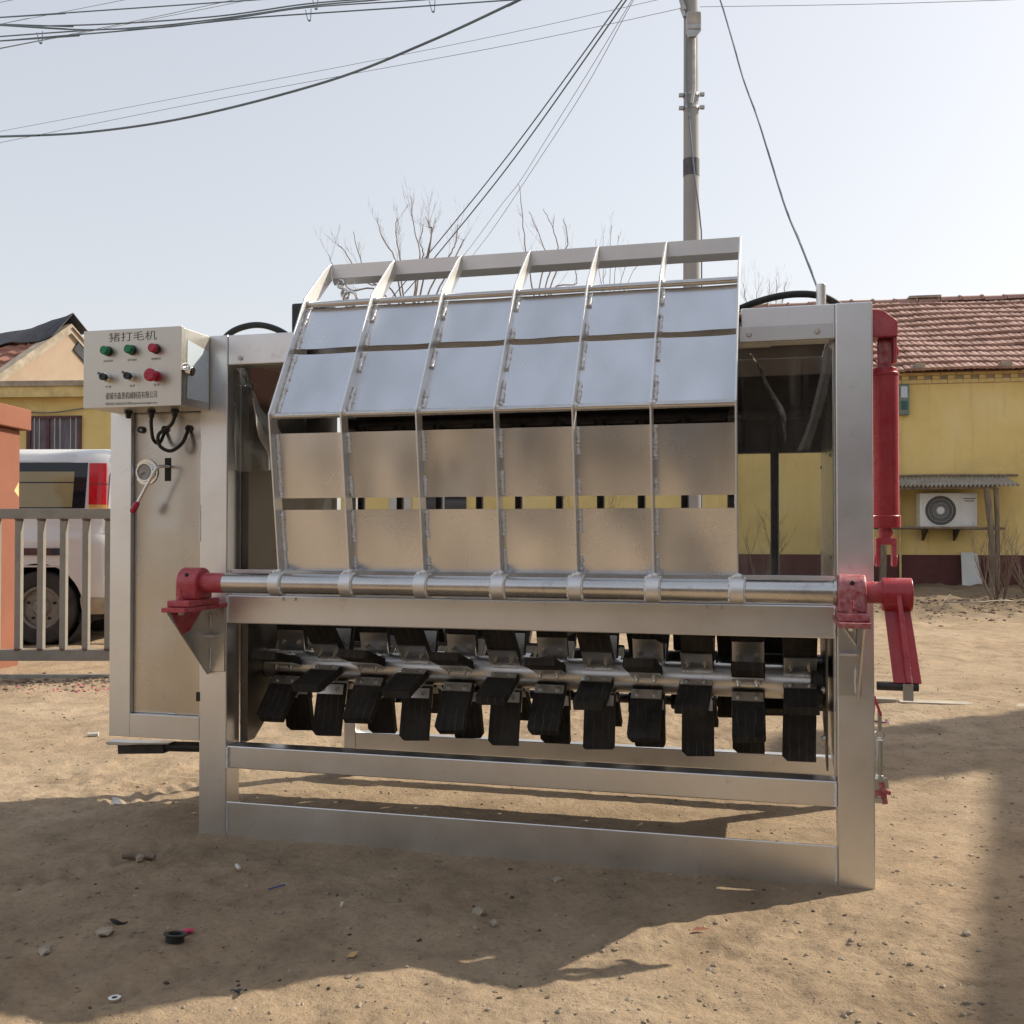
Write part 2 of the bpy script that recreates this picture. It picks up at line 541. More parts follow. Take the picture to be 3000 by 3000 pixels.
M['gate_paint'] = make_mat('grey_gate_paint', (0.25, 0.235, 0.21), 0.55, 0, .12, 7, 60, .1)
M['rust'] = make_mat('rusty_weld', (0.12, 0.065, 0.05), 0.9, 0, .4, 60, 120, .8, .004)
M['silver_paint'] = make_mat('silver_van_paint', (0.70, 0.69, 0.69), 0.32, .15, .05, 2, 0, 0, rvar=.05)
M['van_roof'] = make_mat('pale_van_paint', (0.62, 0.62, 0.63), 0.28, .25, .04, 2, 0, 0, rvar=.05)
M['glass_dark'] = make_mat('dark_window_glass', (0.010, 0.012, 0.018), 0.04, 0, .1, 3, 0, 0, rvar=0)
M['lamp_red'] = make_mat('red_lamp_lens', (0.55, 0.012, 0.020), 0.12, 0, .15, 30, 60, .1)
M['lamp_amber'] = make_mat('amber_lamp_lens', (0.62, 0.34, 0.08), 0.12, 0, .1, 30, 60, .1)
M['tyre'] = make_mat('tyre_rubber', (0.035, 0.032, 0.030), 0.85, 0, .3, 9, 60, .3)
M['rim'] = make_mat('dusty_wheel_rim', (0.21, 0.195, 0.175), 0.5, .4, .2, 15, 0, 0)
M['olive_reflection'] = make_mat('painted_olive_reflection', (0.30, 0.25, 0.13), 0.08, 0, .1, 2, 0, 0, rvar=0)  # reflection in the van glass painted as an olive colour
M['curtain'] = make_mat('faded_curtain', (0.14, 0.125, 0.15), 0.8, 0, .35, 9, 0, 0, stretch=(6, 6, .4))
M['frame_brown'] = make_mat('brown_window_frame', (0.10, 0.045, 0.045), 0.7, 0, .2, 9, 0, 0)
M['white_bar'] = make_mat('white_window_bar', (0.5, 0.5, 0.5), 0.5, 0, .1, 9, 0, 0)
M['bone'] = make_mat('white_plastic_scrap', (0.68, 0.67, 0.62), 0.6, 0, .1, 40, 60, .2)
M['pink'] = make_mat('pink_scrap', (0.62, 0.06, 0.16), 0.6, 0, .2, 60, 0, 0)
M['blue'] = make_mat('blue_scrap', (0.05, 0.07, 0.30), 0.5, 0, .2, 60, 0, 0)
M['card'] = make_mat('tan_card_scrap', (0.52, 0.33, 0.14), 0.8, 0, .1, 60, 0, 0)
M['plaster'] = make_mat('off_white_plaster', (0.55, 0.52, 0.47), 0.9, 0, .1, 2, 40, .2)
M['shed_brick'] = make_mat('brown_shed_brick', (0.38, 0.35, 0.31), 0.9, 0, .2, 1.5, 30, .3)
M['paver_grey'] = make_mat('pale_ground_strip', (0.38, 0.335, 0.27), 0.8, 0, .2, 5, 60, .3)

# ------------------------------------------------------------------ ground
_rng = np.random.RandomState(11)
_tab = _rng.rand(256, 256)


def vnoise(x, y):
    xi = np.floor(x).astype(int); yi = np.floor(y).astype(int)
    fx = x - xi; fy = y - yi
    fx = fx * fx * (3 - 2 * fx); fy = fy * fy * (3 - 2 * fy)
    a = _tab[xi % 256, yi % 256]; b = _tab[(xi + 1) % 256, yi % 256]
    c = _tab[xi % 256, (yi + 1) % 256]; d = _tab[(xi + 1) % 256, (yi + 1) % 256]
    return (a * (1 - fx) + b * fx) * (1 - fy) + (c * (1 - fx) + d * fx) * fy - 0.5


MU = Vector((0.9684, -0.2493, 0)); MV = Vector((0.2493, 0.9684, 0)); MP = Vector((-1.194, 3.924, 0))


def sstep(x, a, b):
    t = np.clip((x - a) / (b - a), 0, 1)
    return t * t * (3 - 2 * t)


def ground_z(x, y):
    x = np.asarray(x, float); y = np.asarray(y, float)
    dist = np.hypot(x, y)
    h = 0.030 * vnoise(x * .55 + 9, y * .55 + 3) + 0.020 * vnoise(x * 1.9, y * 1.9) + 0.017 * vnoise(x * 6 + 5, y * 6)
    h = h + (0.011 * vnoise(x * 17, y * 17 + 8) + 0.007 * vnoise(x * 41, y * 41)) * (.35 + 1.3 * np.clip(vnoise(x * 1.1 + 40, y * 1.1) + .5, 0, 1)) * (dist < 22)
    # lumpy soil strip and gentle rise towards the houses
    lump = sstep(y, 11.8, 13.8) * (1 - sstep(y, 24, 30))
    h = h + lump * (0.13 * sstep(y, 12.5, 16.5) + 0.10 * np.abs(vnoise(x * 2.3, y * 2.3)) + 0.07 * vnoise(x * 7, y * 7))
    # tyre tracks with tread bars, left of the machine
    for (ax, ay, bx, by, wd, dp) in ((-2.75, 3.1, -1.15, 5.35, .16, .015), (-2.15, 2.75, -0.75, 4.75, .16, .012), (-2.2, 2.2, -0.9, 2.75, .14, .007)):
        tx, ty = bx - ax, by - ay
        L = math.hypot(tx, ty); tx /= L; ty /= L
        al = (x - ax) * tx + (y - ay) * ty
        ac = -(x - ax) * ty + (y - ay) * tx + 0.05 * np.sin(al * 1.3)
        m = np.exp(-(ac / wd) ** 4) * sstep(al, -.8, 0) * (1 - sstep(al, L, L + .9))
        bars = np.sin((al + np.abs(ac) * .8 + .05 * vnoise(al * 3, ac * 9)) * 2 * math.pi / .085) * (.35 + 1.3 * np.clip(vnoise(x * 2.7 + 3, y * 2.7) + .45, 0, 1))
        h = h - m * dp * (0.75 + 0.45 * np.clip(bars * 1.6, -1, 1))
        h = h + np.exp(-((np.abs(ac) - wd * 1.2) / .05) ** 2) * dp * .6 * sstep(al, -.8, 0) * (1 - sstep(al, L, L + .9))
    # curved scuffs in front, lower right of the middle
    for (cx, cy, r0) in ((-.45, 2.05, .33), (-.28, 2.02, .40), (.9, 1.9, .8)):
        rr = np.hypot(x - cx, y - cy)
        aa = np.arctan2(y - cy, x - cx)
        h = h - 0.009 * np.exp(-((rr - r0) / .012) ** 2) * ((aa > .2) & (aa < 1.25))
    # level pad under the machine
    u = (x - MP.x) * MU.x + (y - MP.y) * MU.y
    v = (x - MP.x) * MV.x + (y - MP.y) * MV.y
    pad = sstep(u, -.5, .05) * (1 - sstep(u, 2.4, 2.9)) * sstep(v, -.35, -.02) * (1 - sstep(v, 1.15, 1.5))
    h = h * (1 - pad * .72) - pad * 0.004
    return h - 0.006


def build_ground():
    xs = np.concatenate([[-900, -400, -180, -90, -50, -32, -22, -16, -12, -9.5, -7.6, -6.2], np.arange(-5.2, -2.6, .03), np.arange(-2.6, 2.8, .0135),
                         np.arange(2.8, 5.2, .03), np.arange(5.2, 10.5, .075), [11, 12, 14, 17, 22, 32, 50, 90, 180, 400, 900]])
    ys = [-900, -300, -100, -40, -15, -6, -2, 0, .8, 1.4, 1.8]
    y = 1.95
    while y < 20:
        ys.append(y); y += 0.0035 * y + 0.0022 * max(0, y - 6)
    ys += [20.5, 21.5, 23, 25, 28, 33, 42, 60, 100, 200, 500, 1200]
    ys = np.array(ys)
    X, Y = np.meshgrid(xs, ys)
    Z = ground_z(X, Y)
    Z = np.where((np.abs(X) > 40) | (Y > 40) | (Y < -8), -0.02, Z)
    nx, ny = len(xs), len(ys)
    co = np.stack([X, Y, Z], -1).reshape(-1, 3)
    i = np.arange(nx * ny).reshape(ny, nx)
    q = np.stack([i[:-1, :-1], i[:-1, 1:], i[1:, 1:], i[1:, :-1]], -1).reshape(-1, 4)
    m = bpy.data.meshes.new('ground')
    m.vertices.add(len(co)); m.vertices.foreach_set('co', co.ravel())
    m.loops.add(q.size); m.loops.foreach_set('vertex_index', q.ravel())
    m.polygons.add(len(q)); m.polygons.foreach_set('loop_start', np.arange(0, q.size, 4)); m.polygons.foreach_set('loop_total', np.full(len(q), 4))
    m.update(); m.validate()
    m.shade_smooth()
    return tag(link('ground', m, M['ground']), 'bare packed sandy dirt yard with tyre marks', None, kind='structure')


build_ground()


def gz(x, y):
    return float(ground_z(np.array([x]), np.array([y]))[0])


# ------------------------------------------------------------------ the machine
MACH = empty('dehairing_machine', MP, math.atan2(MU.y, MU.x))
tag(MACH, 'large stainless steel dehairing machine with ribbed hood and black rubber paddles', 'machine')


def part(name, mb, mat='steel', parent=None, bevel=0.004, smooth=None, segs=2):
    return obj(name, mb, M[mat], parent or MACH, bevel, smooth, segs)


def pbox(name, a, mat='steel', parent=None, bevel=0.004):
    return part(name, MB().box(*a), mat, parent, bevel)


def weld(name, pts, r=0.0045, parent=None, seed=0, step=0.0065):
    rnd = random.Random(seed)
    pts = [Vector(p) for p in pts]
    out, rad = [], []
    for a, b in zip(pts[:-1], pts[1:]):
        n = max(2, int((b - a).length / step))
        for k in range(n):
            p = a.lerp(b, k / n)
            out.append(p + Vector((rnd.uniform(-1, 1), rnd.uniform(-1, 1), rnd.uniform(-1, 1))) * r * .25)
            rad.append(r * (rnd.uniform(.65, 1.0) if k % 2 else rnd.uniform(1.0, 1.45)))
    out.append(pts[-1]); rad.append(r * .8); rad[0] = r * 1.3
    return part(name, MB().tube(out, rad, 6), 'weld', parent, 0, 60)


def hexbolt(mb, c, axis, r=.011, h=.008):
    c = Vector(c); a = Vector(axis)
    mb.tube([c, c + a * h], r, 6)
    mb.tube([c + a * h * .9, c + a * h * 1.3], r * .55, 8)
    return mb


H_TOP = 1.887


def dished(fn, d, d2, e, th, nu=16, nw=6):
    """A thin sheet pulled out of flat by its welds: fn(x, y, k) places a point k metres off the plane."""
    vs, fs = [], []
    for layer in (0, 1):
        for jw in range(nw + 1):
            for iu in range(nu + 1):
                x, y = iu / nu, jw / nw
                edge = math.exp(-x / .09) + math.exp(-(1 - x) / .09)
                k = d * math.sin(math.pi * x) * (.35 + .65 * math.sin(math.pi * y)) + d2 * math.sin(2 * math.pi * x) * (.5 + .5 * math.sin(math.pi * y + .6)) - e * edge
                vs.append(fn(x, y, k + th * layer))
    q = (nu + 1) * (nw + 1)
    for jw in range(nw):
        for iu in range(nu):
            c0 = jw * (nu + 1) + iu
            fs.append((c0, c0 + 1, c0 + nu + 2, c0 + nu + 1))
            fs.append((q + c0, q + c0 + nu + 1, q + c0 + nu + 2, q + c0 + 1))
    for iu in range(nu):
        fs.append((iu, q + iu, q + iu + 1, iu + 1))
        m = nw * (nu + 1) + iu
        fs.append((m, m + 1, q + m + 1, q + m))
    return MB().add(vs, fs)


# frame tubes
for (n, a) in (('front_post', (0, .115, 0, .1, -.02, H_TOP)), ('front_post', (2.325, 2.44, 0, .1, -.02, H_TOP)),
               ('rear_post', (.155, .215, 1.0, 1.06, 0, H_TOP - .003)), ('rear_post', (2.37, 2.437, 1.0, 1.06, 0, H_TOP - .003)),
               ('base_rail', (.115, 2.325, .002, .010, -.02, .118)), ('lower_rail', (.115, 2.325, .004, .085, .243, .327)),
               ('rear_rail', (.215, 2.37, 1.003, 1.05, .115, .192)),
               ('middle_rail', (.115, 2.325, .003, .09, .79, .897)),
               ('top_rail', (.115, .398, .002, .098, 1.772, H_TOP - .001)), ('top_rail', (2.024, 2.325, .002, .098, 1.772, H_TOP - .001)), ('inner_top_rail', (.30, 2.12, .15, .23, 1.79, 1.874)),
               ('rear_top_rail', (.215, 2.37, 1.004, 1.056, 1.80, H_TOP - .004)),
               ('side_top_rail', (.03, .112, .1, 1.0, 1.80, H_TOP - .002)), ('side_top_rail', (2.328, 2.437, .1, 1.0, 1.80, H_TOP - .002))):
    pbox(n, a)
pbox('sill_plate', (.118, 2.322, .016, .021, .897, .994), 'steel', None, .001)
for u0, u1 in ((.13, .93), (.98, 1.25), (1.30, 1.60), (1.64, 2.31)):
    weld('sill_weld', [(u0, .013, .9005), (u1, .013, .9005)], .0022, None, int(u0 * 100), .02)
for u in (.345, .395, 1.905, 1.955):
    pbox('locating_tab', (u, u + .006, -.004, .004, .880, .893), 'bracket', None, 0)
for u in (.121, 2.319):
    weld('corner_weld', [(u, -.002, .795), (u, -.002, .893)], .0045, None, int(u * 10))
    weld('corner_weld', [(u, -.002, .247), (u, -.002, .323)], .0045, None, int(u * 10) + 5)
    weld('corner_weld', [(u, -.001, .006), (u, -.001, .112)], .0022, None, int(u * 10) + 9)
# cover sheets
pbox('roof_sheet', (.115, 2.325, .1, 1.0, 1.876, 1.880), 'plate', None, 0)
part('back_sheet', MB().box(.215, 2.37, .995, 1.0, 1.468, 1.80).box(.215, 2.37, .955, .995, 1.468, 1.474), 'dark_steel', None, 0)  # dark colour puts the shade inside the machine into the sheet
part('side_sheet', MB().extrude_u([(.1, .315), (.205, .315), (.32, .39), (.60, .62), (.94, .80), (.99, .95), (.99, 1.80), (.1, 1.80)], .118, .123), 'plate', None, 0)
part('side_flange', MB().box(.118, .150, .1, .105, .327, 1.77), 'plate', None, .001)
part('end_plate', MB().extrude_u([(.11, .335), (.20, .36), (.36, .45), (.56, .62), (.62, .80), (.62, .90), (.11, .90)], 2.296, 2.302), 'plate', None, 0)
for vv, ww in ((.13, .44), (.15, .60), (.2, .78), (.33, .597)):
    part('end_plate_bolt', hexbolt(MB(), (2.296, vv, ww), (-1, 0, 0), .012 if vv < .3 else .03, .012), 'bolt')
part('rotor_bearing', MB().tube([(2.258, .33, .597), (2.296, .33, .597)], .085, 24).tube([(2.25, .33, .597), (2.26, .33, .597)], .07, 24), 'dark_steel', None, .003, 40)
# clear curtains
for name, a in (('clear_curtain', (.118, .42, .044, .046, 1.368, 1.80)), ('clear_curtain', (1.98, 2.322, .044, .046, .99, 1.80))):
    part(name, MB().box(*a), 'clear', None, 0)
part('side_sheet', MB().box(2.317, 2.321, .05, 1.0, .355, 1.80), 'panel', None, 0)
for vv in (.16, .9):
    for ww in (1.05, 1.40, 1.76):
        part('sheet_rivet', hexbolt(MB(), (2.318, vv, ww), (-1, 0, 0), .008, .005), 'bolt')
part('curtain_strip', MB().box(2.02, 2.316, -.006, .002, 1.772, 1.822), 'bracket', None, .001)
for u in (2.05, 2.268):
    part('curtain_bolt', hexbolt(MB(), (u, -.006, 1.797), (0, -1, 0), .010, .007), 'bolt')
part('curtain_bolt', hexbolt(MB(), (.168, .002, 1.797), (0, -1, 0), .010, .007), 'bolt')
# loose milky strips of film hanging behind the clear curtains
M['milky'] = M['clear'].copy(); M['milky'].name = 'milky_film_strip'
for nd in M['milky'].node_tree.nodes:
    if nd.type == 'VALTORGB':
        for e, vv in zip(nd.color_ramp.elements, (.10, .16, .30)): e.color = (vv, vv, vv, 1)


def film_strip(pa, pb, v0):
    A, B = spline([(u, v0, w) for u, w in pa], 8), spline([(u, v0, w) for u, w in pb], 8)
    n = len(A); vs = []
    for k in range(n):
        a, b = A[k], B[k]
        m_ = (a + b) / 2 + Vector((0, -.010, 0))
        vs += [a, m_, b]
    fs = []
    for k in range(n - 1):
        for j in range(2):
            c = k * 3 + j
            fs.append((c, c + 1, c + 4, c + 3))
    return part('film_strip', MB().add(vs, fs), 'milky', None, 0, 80)


film_strip([(2.300, 1.795), (2.285, 1.69), (2.262, 1.59), (2.235, 1.49), (2.203, 1.409)], [(2.316, 1.795), (2.316, 1.70), (2.300, 1.60), (2.272, 1.50), (2.242, 1.409)], .040)
film_strip([(.128, 1.765), (.180, 1.700), (.205, 1.600), (.225, 1.50), (.262, 1.435), (.268, 1.372)], [(.168, 1.765), (.200, 1.690), (.240, 1.60), (.300, 1.54), (.335, 1.47), (.340, 1.372)], .040)
film_strip([(.120, 1.66), (.121, 1.56), (.122, 1.46), (.126, 1.372)], [(.126, 1.64), (.140, 1.55), (.152, 1.46), (.160, 1.372)], .040)
film_strip([(2.05, 1.74), (2.075, 1.70), (2.105, 1.62), (2.150, 1.53), (2.163, 1.44)], [(2.058, 1.74), (2.084, 1.70), (2.118, 1.625), (2.166, 1.535), (2.167, 1.44)], .042)
# rear rack of bars
rack = part('rear_rack_pipe', MB().tube([(.215, .9, 1.63), (2.37, .9, 1.63)], .028, 14), 'dark_steel', None, 0, 40)
part('lower_pipe', MB().tube([(.215, .9, .42), (2.37, .9, .42)], .020, 12), 'dark_steel', rack, 0, 40)
bar_me = MB().tube([(0, .9, .415), (0, .9, 1.60)], .0175, 12).tube([(0, .9, 1.585), (0, .9, 1.62)], .03, 12).mesh('rack_bar')
bar_me.materials.append(M['dark_steel']); bar_me.shade_smooth(); bar_me.set_sharp_from_angle(angle=R(40))
for u in (.285, .475, .662, .852, 1.032, 1.217, 1.399, 1.576, 1.761, 1.954, 2.13):
    b = link('rack_bar', bar_me, None, rack); b.location.x = u

# rotor with paddles
VC, WC, RS = .33, .597, .06
rotor = part('rotor_shaft', MB().tube([(.125, VC, WC), (2.29, VC, WC)], RS, 40), 'bracket', None, 0, 40)
MB_br = MB().box(-.056, .056, -.150, -.055, -.012, -.006)
br_me = MB_br.mesh('paddle_bracket'); br_me.materials.append(M['bracket'])
rub_me = MB().prism([(-.057, -.070), (.057, -.070), (.057, -.262), (.050, -.272), (-.052, -.275), (-.057, -.268)], lambda p: (p[0], p[1], .026), lambda p: (p[0], p[1], -.005)).mesh('rubber_paddle')
rub_me.materials.append(M['rubber'])
rub2_me = MB().prism([(-.057, -.070), (.057, -.070), (.056, -.250), (.057, -.276), (-.040, -.279), (-.058, -.262)], lambda p: (p[0], p[1], .024), lambda p: (p[0], p[1], -.005)).mesh('rubber_paddle')
rub2_me.materials.append(M['rubber'])
cl_me = MB().box(-.055, .055, -.116, -.077, .0262, .0312).mesh('clamp_strip'); cl_me.materials.append(M['bracket'])
mbb = MB(); hexbolt(mbb, (0, -.097, .0312), (0, 0, 1), .0095, .007); hexbolt(mbb, (0, -.097, -.012), (0, 0, -1), .0105, .010)
mbb.tube([(0, -.097, .034), (0, -.097, -.032)], .006, 8)
bo_me = mbb.mesh('paddle_bolt'); bo_me.materials.append(M['bolt'])
we_me = MB()
rnd = random.Random(3)
pts = [(-.05 + .1 * k / 18, -.057, -.016 + rnd.uniform(-.001, .001)) for k in range(19)]
we_me = we_me.tube(pts, [.006 * rnd.uniform(.7, 1.3) for _ in pts], 6).mesh('bracket_weld'); we_me.materials.append(M['weld'])
rnd = random.Random(21)
for k in range(12):
    u = .235 + .18 * k
    base = 15 if k % 2 == 0 else -15
    for j in range(6):
        th = R(base + 60 * j + rnd.uniform(-3, 3))
        for me, nm in ((br_me, 'paddle_bracket'), (rnd.choice((rub_me, rub2_me)), 'rubber_paddle'), (cl_me, 'clamp_strip'), (we_me, 'bracket_weld')):
            if nm == 'bracket_weld' and math.sin(th) < -.1 and math.cos(th) < .3:
                continue
            o = link(nm, me, None, rotor)
            o.location = (u, VC, WC); o.rotation_euler = (-th, 0, 0)
            if nm == 'rubber_paddle':
                o.rotation_euler = (-th + R(rnd.uniform(-2.5, 2.5)), R(rnd.uniform(-1.5, 1.5)), R(rnd.uniform(-1.5, 1.5)))
        for s in (-.032, .032):
            o = link('paddle_bolt', bo_me, None, rotor)
            c, sn = math.cos(-th), math.sin(-th)
            o.location = (u + s, VC, WC); o.rotation_euler = (-th, 0, 0)
# second, rear rotor partly seen behind the first one
rotor2 = part('rear_rotor_shaft', MB().tube([(.125, .78, .60), (2.36, .78, .60)], .045, 28), 'dark_steel', None, 0, 40)
for k in range(11):
    u = .33 + .18 * k
    for j in range(6):
        th = R((-110 if k % 2 == 0 else -75) + 60 * (j - 1))
        for me, nm in ((rub_me, 'rubber_paddle'), (cl_me, 'clamp_strip')):
            o = link(nm, me, None, rotor2); o.location = (u, .78, .60); o.rotation_euler = (-th, 0, 0); o.scale = (.8, .8, 1)

# hood
RIBS = [.408, .680, .955, 1.230, 1.494, 1.748, 2.014]
PR = [Vector((-.150, .988)), Vector((-.230, 1.552)), Vector((.050, 2.022)), Vector((.285, 2.208))]     # outer edge of a rib, (v, w)


def offset_profile(d):
    out = []
    for i, p in enumerate(PR):
        ns = []
        for a, b in ((i - 1, i), (i, i + 1)):
            if a >= 0 and b < len(PR):
                t = (PR[b] - PR[a]).normalized()
                ns.append(Vector((t.y, -t.x)))        # towards the inside (+v)
        if len(ns) == 2:
            m = (ns[0] + ns[1]).normalized()
            out.append(p + m * d / max(.3, m.dot(ns[0])))
        else:
            out.append(p + ns[0] * d)
    return out


IN = offset_profile(.056)
INP = offset_profile(.046)
ROD_LOW, ROD_TOP = offset_profile(.026)[1], offset_profile(.032)[2]
hood = part('hood_top_bar', MB().extrude_u([(.284, 2.206), (.288, 2.152), (.292, 2.152), (.288, 2.206)], RIBS[0] + .004, RIBS[-1] - .004)
            .extrude_u([(.2885, 2.152), (.312, 2.130), (.3145, 2.1325), (.292, 2.1525)], RIBS[0] + .004, RIBS[-1] - .004), 'rib', None, 0)
hood.name = 'hood'
rib_poly = [tuple(p) for p in PR] + [tuple(p) for p in reversed(IN)]
TIP = 10
rib_poly = [(PR[0].x, PR[0].y), (PR[1].x, PR[1].y), (PR[2].x, PR[2].y), (PR[3].x - .05, PR[3].y - .030), (PR[3].x, PR[3].y + .002), (.300, 2.150)] + [(IN[2].x + .006, IN[2].y - .004), tuple(IN[1]), tuple(IN[0])]
rib_me = MB().extrude_u(rib_poly, -.003, .003).mesh('hood_rib'); rib_me.materials.append(M['rib'])
for u in RIBS:
    r_ = link('hood_rib', rib_me, None, hood, .001); r_.location.x = u


def on_seg(P, i, w):
    a, b = P[i], P[i + 1]
    t = (w - a.y) / (b.y - a.y)
    return a + (b - a) * t


rnd = random.Random(5)
for bi in range(6):
    u0, u1 = RIBS[bi] + .0032, RIBS[bi + 1] - .0032
    for (i, w0, w1) in ((1, 1.815, INP[2].y - .004), (1, 1.556, 1.792), (0, 1.258, 1.487), (0, .998, 1.216)):
        a, b = on_seg(INP, i, w0), on_seg(INP, i, w1)
        t = (b - a).normalized(); n = Vector((t.y, -t.x)) * .003
        d = rnd.uniform(-.0045, .006); d2 = rnd.uniform(-.004, .004); e = rnd.uniform(.0015, .0045)
        mbp = dished(lambda x, y, k: (u0 + (u1 - u0) * x, (a + (b - a) * y + Vector((t.y, -t.x)) * k).x, (a + (b - a) * y + Vector((t.y, -t.x)) * k).y), d, d2, e, .003)
        part('hood_panel', mbp, 'panel', hood, 0, 30)
    for (v_, w_) in (tuple(ROD_LOW), tuple(ROD_TOP)):
        part('hood_rod', MB().tube([(u0 - .002, v_, w_), (u1 + .002, v_, w_)], .0115, 14), 'pipe', hood, 0, 40)
# weld beads along the ribs
rnd = random.Random(9)
for bi, u in enumerate(RIBS[:-1]):
    runs = []
    for (i, w0, w1) in ((1, 1.815, 1.985), (1, 1.56, 1.79), (0, 1.262, 1.485), (0, 1.0, 1.212)):
        L = w1 - w0
        if bi == 0:
            runs.append((i, w0, w1))
        else:
            runs.append((i, w1 - L * rnd.uniform(.30, .52), w1))
            runs.append((i, w0, w0 + L * rnd.uniform(.22, .42)))
    for (i, w0, w1) in runs:
        a, b = on_seg(INP, i, w0), on_seg(INP, i, w1)
        weld('rib_weld', [(u + .0085, a.x - .005, a.y), (u + .0085, b.x - .005, b.y)], .0072, hood, int(u * 1000 + w0 * 100))
    for (v_, w_) in ((ROD_LOW.x - .007, ROD_LOW.y + .005), (ROD_TOP.x - .006, ROD_TOP.y + .004)):
        part('rod_weld', MB().rock((u + .006, v_, w_), .012, 1.2, int(u * 77 + w_ * 9)), 'weld', hood, 0, 80)
weld('rib_weld', [(RIBS[-1] - .006, -.105, 1.0), (RIBS[-1] - .006, -.170, 1.485)], .003, hood, 4)
ch = MB()
ch.torus((.452, .285, 2.128), (.3, 1, 0), .016, .005).torus((.462, .285, 2.105), (1, .2, .3), .016, .005).torus((.474, .28, 2.085), (.3, 1, .4), .018, .0055).torus((.497, .275, 2.062), (.1, 1, .1), .030, .0065)
part('chain_ring', ch, 'chrome', hood, 0, 60)

# hinge pipe, collars, bearing blocks, crank
PV, PW = -.155, .952
pipe = part('hinge_pipe', MB().tube([(.10, PV, PW), (2.33, PV, PW)], .036, 40), 'pipe', None, 0, 40)
part('painted_pipe_end', MB().tube([(.112, PV, PW), (.20, PV, PW)], [.0368, .0362], 32, False), 'red', pipe, 0, 40)
part('painted_shaft_end', MB().tube([(2.39, PV, PW), (2.47, PV, PW)], .0335, 32), 'red', pipe, 0, 40)
part('pipe_shoulder', MB().tube([(2.306, PV, PW), (2.318, PV, PW)], .041, 32), 'pipe', pipe, .002, 40)
for k, u in enumerate(RIBS):
    c = part('pipe_collar', MB().ring((u - .022, PV, PW), (u + .022, PV, PW), .0445, .0355, 32), 'rib', pipe, .002, 40)
    for s in (-1, 1):
        if s < 0 and k < 3: continue
        pts = [(u + s * .0225, PV + .039 * math.cos(a), PW + .039 * math.sin(a)) for a in np.linspace(-2.9, -6.1 + 2.2, 24)]
        pts = [(u + s * .0225, PV - .0385 * math.cos(a), PW + .0385 * math.sin(a)) for a in np.linspace(-1.0, 2.0, 26)]
        weld('collar_weld', pts, .0042, pipe, k * 3 + s, .006)
    part('collar_weld', MB().rock((u + .005, PV - .005, PW + .046), .016, .7, k + 60).rock((u - .008, PV - .012, PW + .044), .013, .7, k + 90), 'weld', pipe, 0, 80)


def block_profile(n=18):
    pts = [(-.212, .893), (-.212, .945)]
    for k in range(n + 1):
        a = math.pi - math.pi * k / n
        pts.append((PV + .057 * math.cos(a), PW + .055 * math.sin(a)))
    pts += [(-.098, .893)]
    return pts


for side, (u0, u1, ug, uL, uR) in enumerate(((.030, .113, .047, .045, .112), (2.318, 2.402, 2.388, 2.328, 2.40))):
    m_ = 'red' if side == 0 else 'red_dusty'
    blk = part('bearing_block', MB().extrude_u(block_profile(), u0, u1), m_, None, .006, 40)
    part('bearing_foot', MB().box(u0 - .002, u1 + .004, -.262, -.05, .869, .8925), m_, blk, .004)
    part('seat_plate', MB().box(u0 - .006, u1 + .006, -.29, -.002, .852, .868), 'red' if side == 0 else 'red_dusty', blk, .002)
    part('grease_hole', MB().tube([((u0 + u1) / 2, -.2065, .983), ((u0 + u1) / 2, -.190, .978)], .0068, 16), 'dark_void', blk, 0)
    hb = MB(); uc = (u0 + u1) / 2 - .004
    hb.tube([(uc, -.238, .892), (uc, -.238, .897)], .0165, 16).tube([(uc, -.238, .897), (uc, -.238, .910)], .0125, 6).tube([(uc, -.238, .910), (uc, -.238, .932)], .0062, 10)
    part('foot_bolt', hb, m_, blk, 0)
    part('foot_nut', MB().tube([(uc, -.238, .840), (uc, -.238, .851)], .012, 6), 'bolt', blk, 0)
    g = part('gusset', MB().extrude_u([(-.288, .851), (-.002, .851), (-.002, .600), (-.02, .598)], ug - .004, ug + .004), 'bracket' if side else 'red_dusty' if False else 'bracket', None, .001)
    part('gusset_paint', MB().extrude_u([(-.272, .850), (-.06, .850), (-.15, .775), (-.205, .765)], ug + .0042, ug + .0050) if side == 0 else MB().box(u0, u1, -.2915, -.2902, .853, .867), 'red_dusty' if side else 'red', g, 0)
    part('mounting_plate', MB().box(uL, uR, -.009, -.0005, .607, .850), 'bracket', g, .0015)
    hp = MB()
    ub = (ug + .022 if side == 0 else 2.356)
    for w_ in (.815, .672):
        hexbolt(hp, (ub, -.009, w_), (0, -1, 0), .0125, .004)
    part('plate_bolt', hp, 'bracket', g, 0)
    if side == 0:
        part('stiffener', MB().box(ug - .022, ug + .042, -.052, -.008, .741, .749), 'rib', g, .001)
    else:
        part('stiffener', MB().box(2.330, ug - .004, -.05, -.008, .741, .750), 'rib', g, .001)
        part('brace_bar', MB().beam((2.335, -.02, .845), (2.382, -.03, .775), .012, .006), 'bracket', g, 0)
    weld('gusset_weld', [(ug + (.007 if side == 0 else -.007), -.012, .62), (ug + (.007 if side == 0 else -.007), -.012, .70)], .0032, g, side + 1)
    weld('gusset_weld', [(ug + (.007 if side == 0 else -.007), -.012, .775), (ug + (.007 if side == 0 else -.007), -.012, .83)], .0032, g, side + 6)

crank = part('crank_hub', MB().ring((2.450, PV, PW - .005), (2.536, PV, PW - .005), .051, .03, 40).tube([(2.4505, PV, PW - .005), (2.5345, PV, PW - .005)], .0335, 24), 'red_gloss', None, .002, 40)
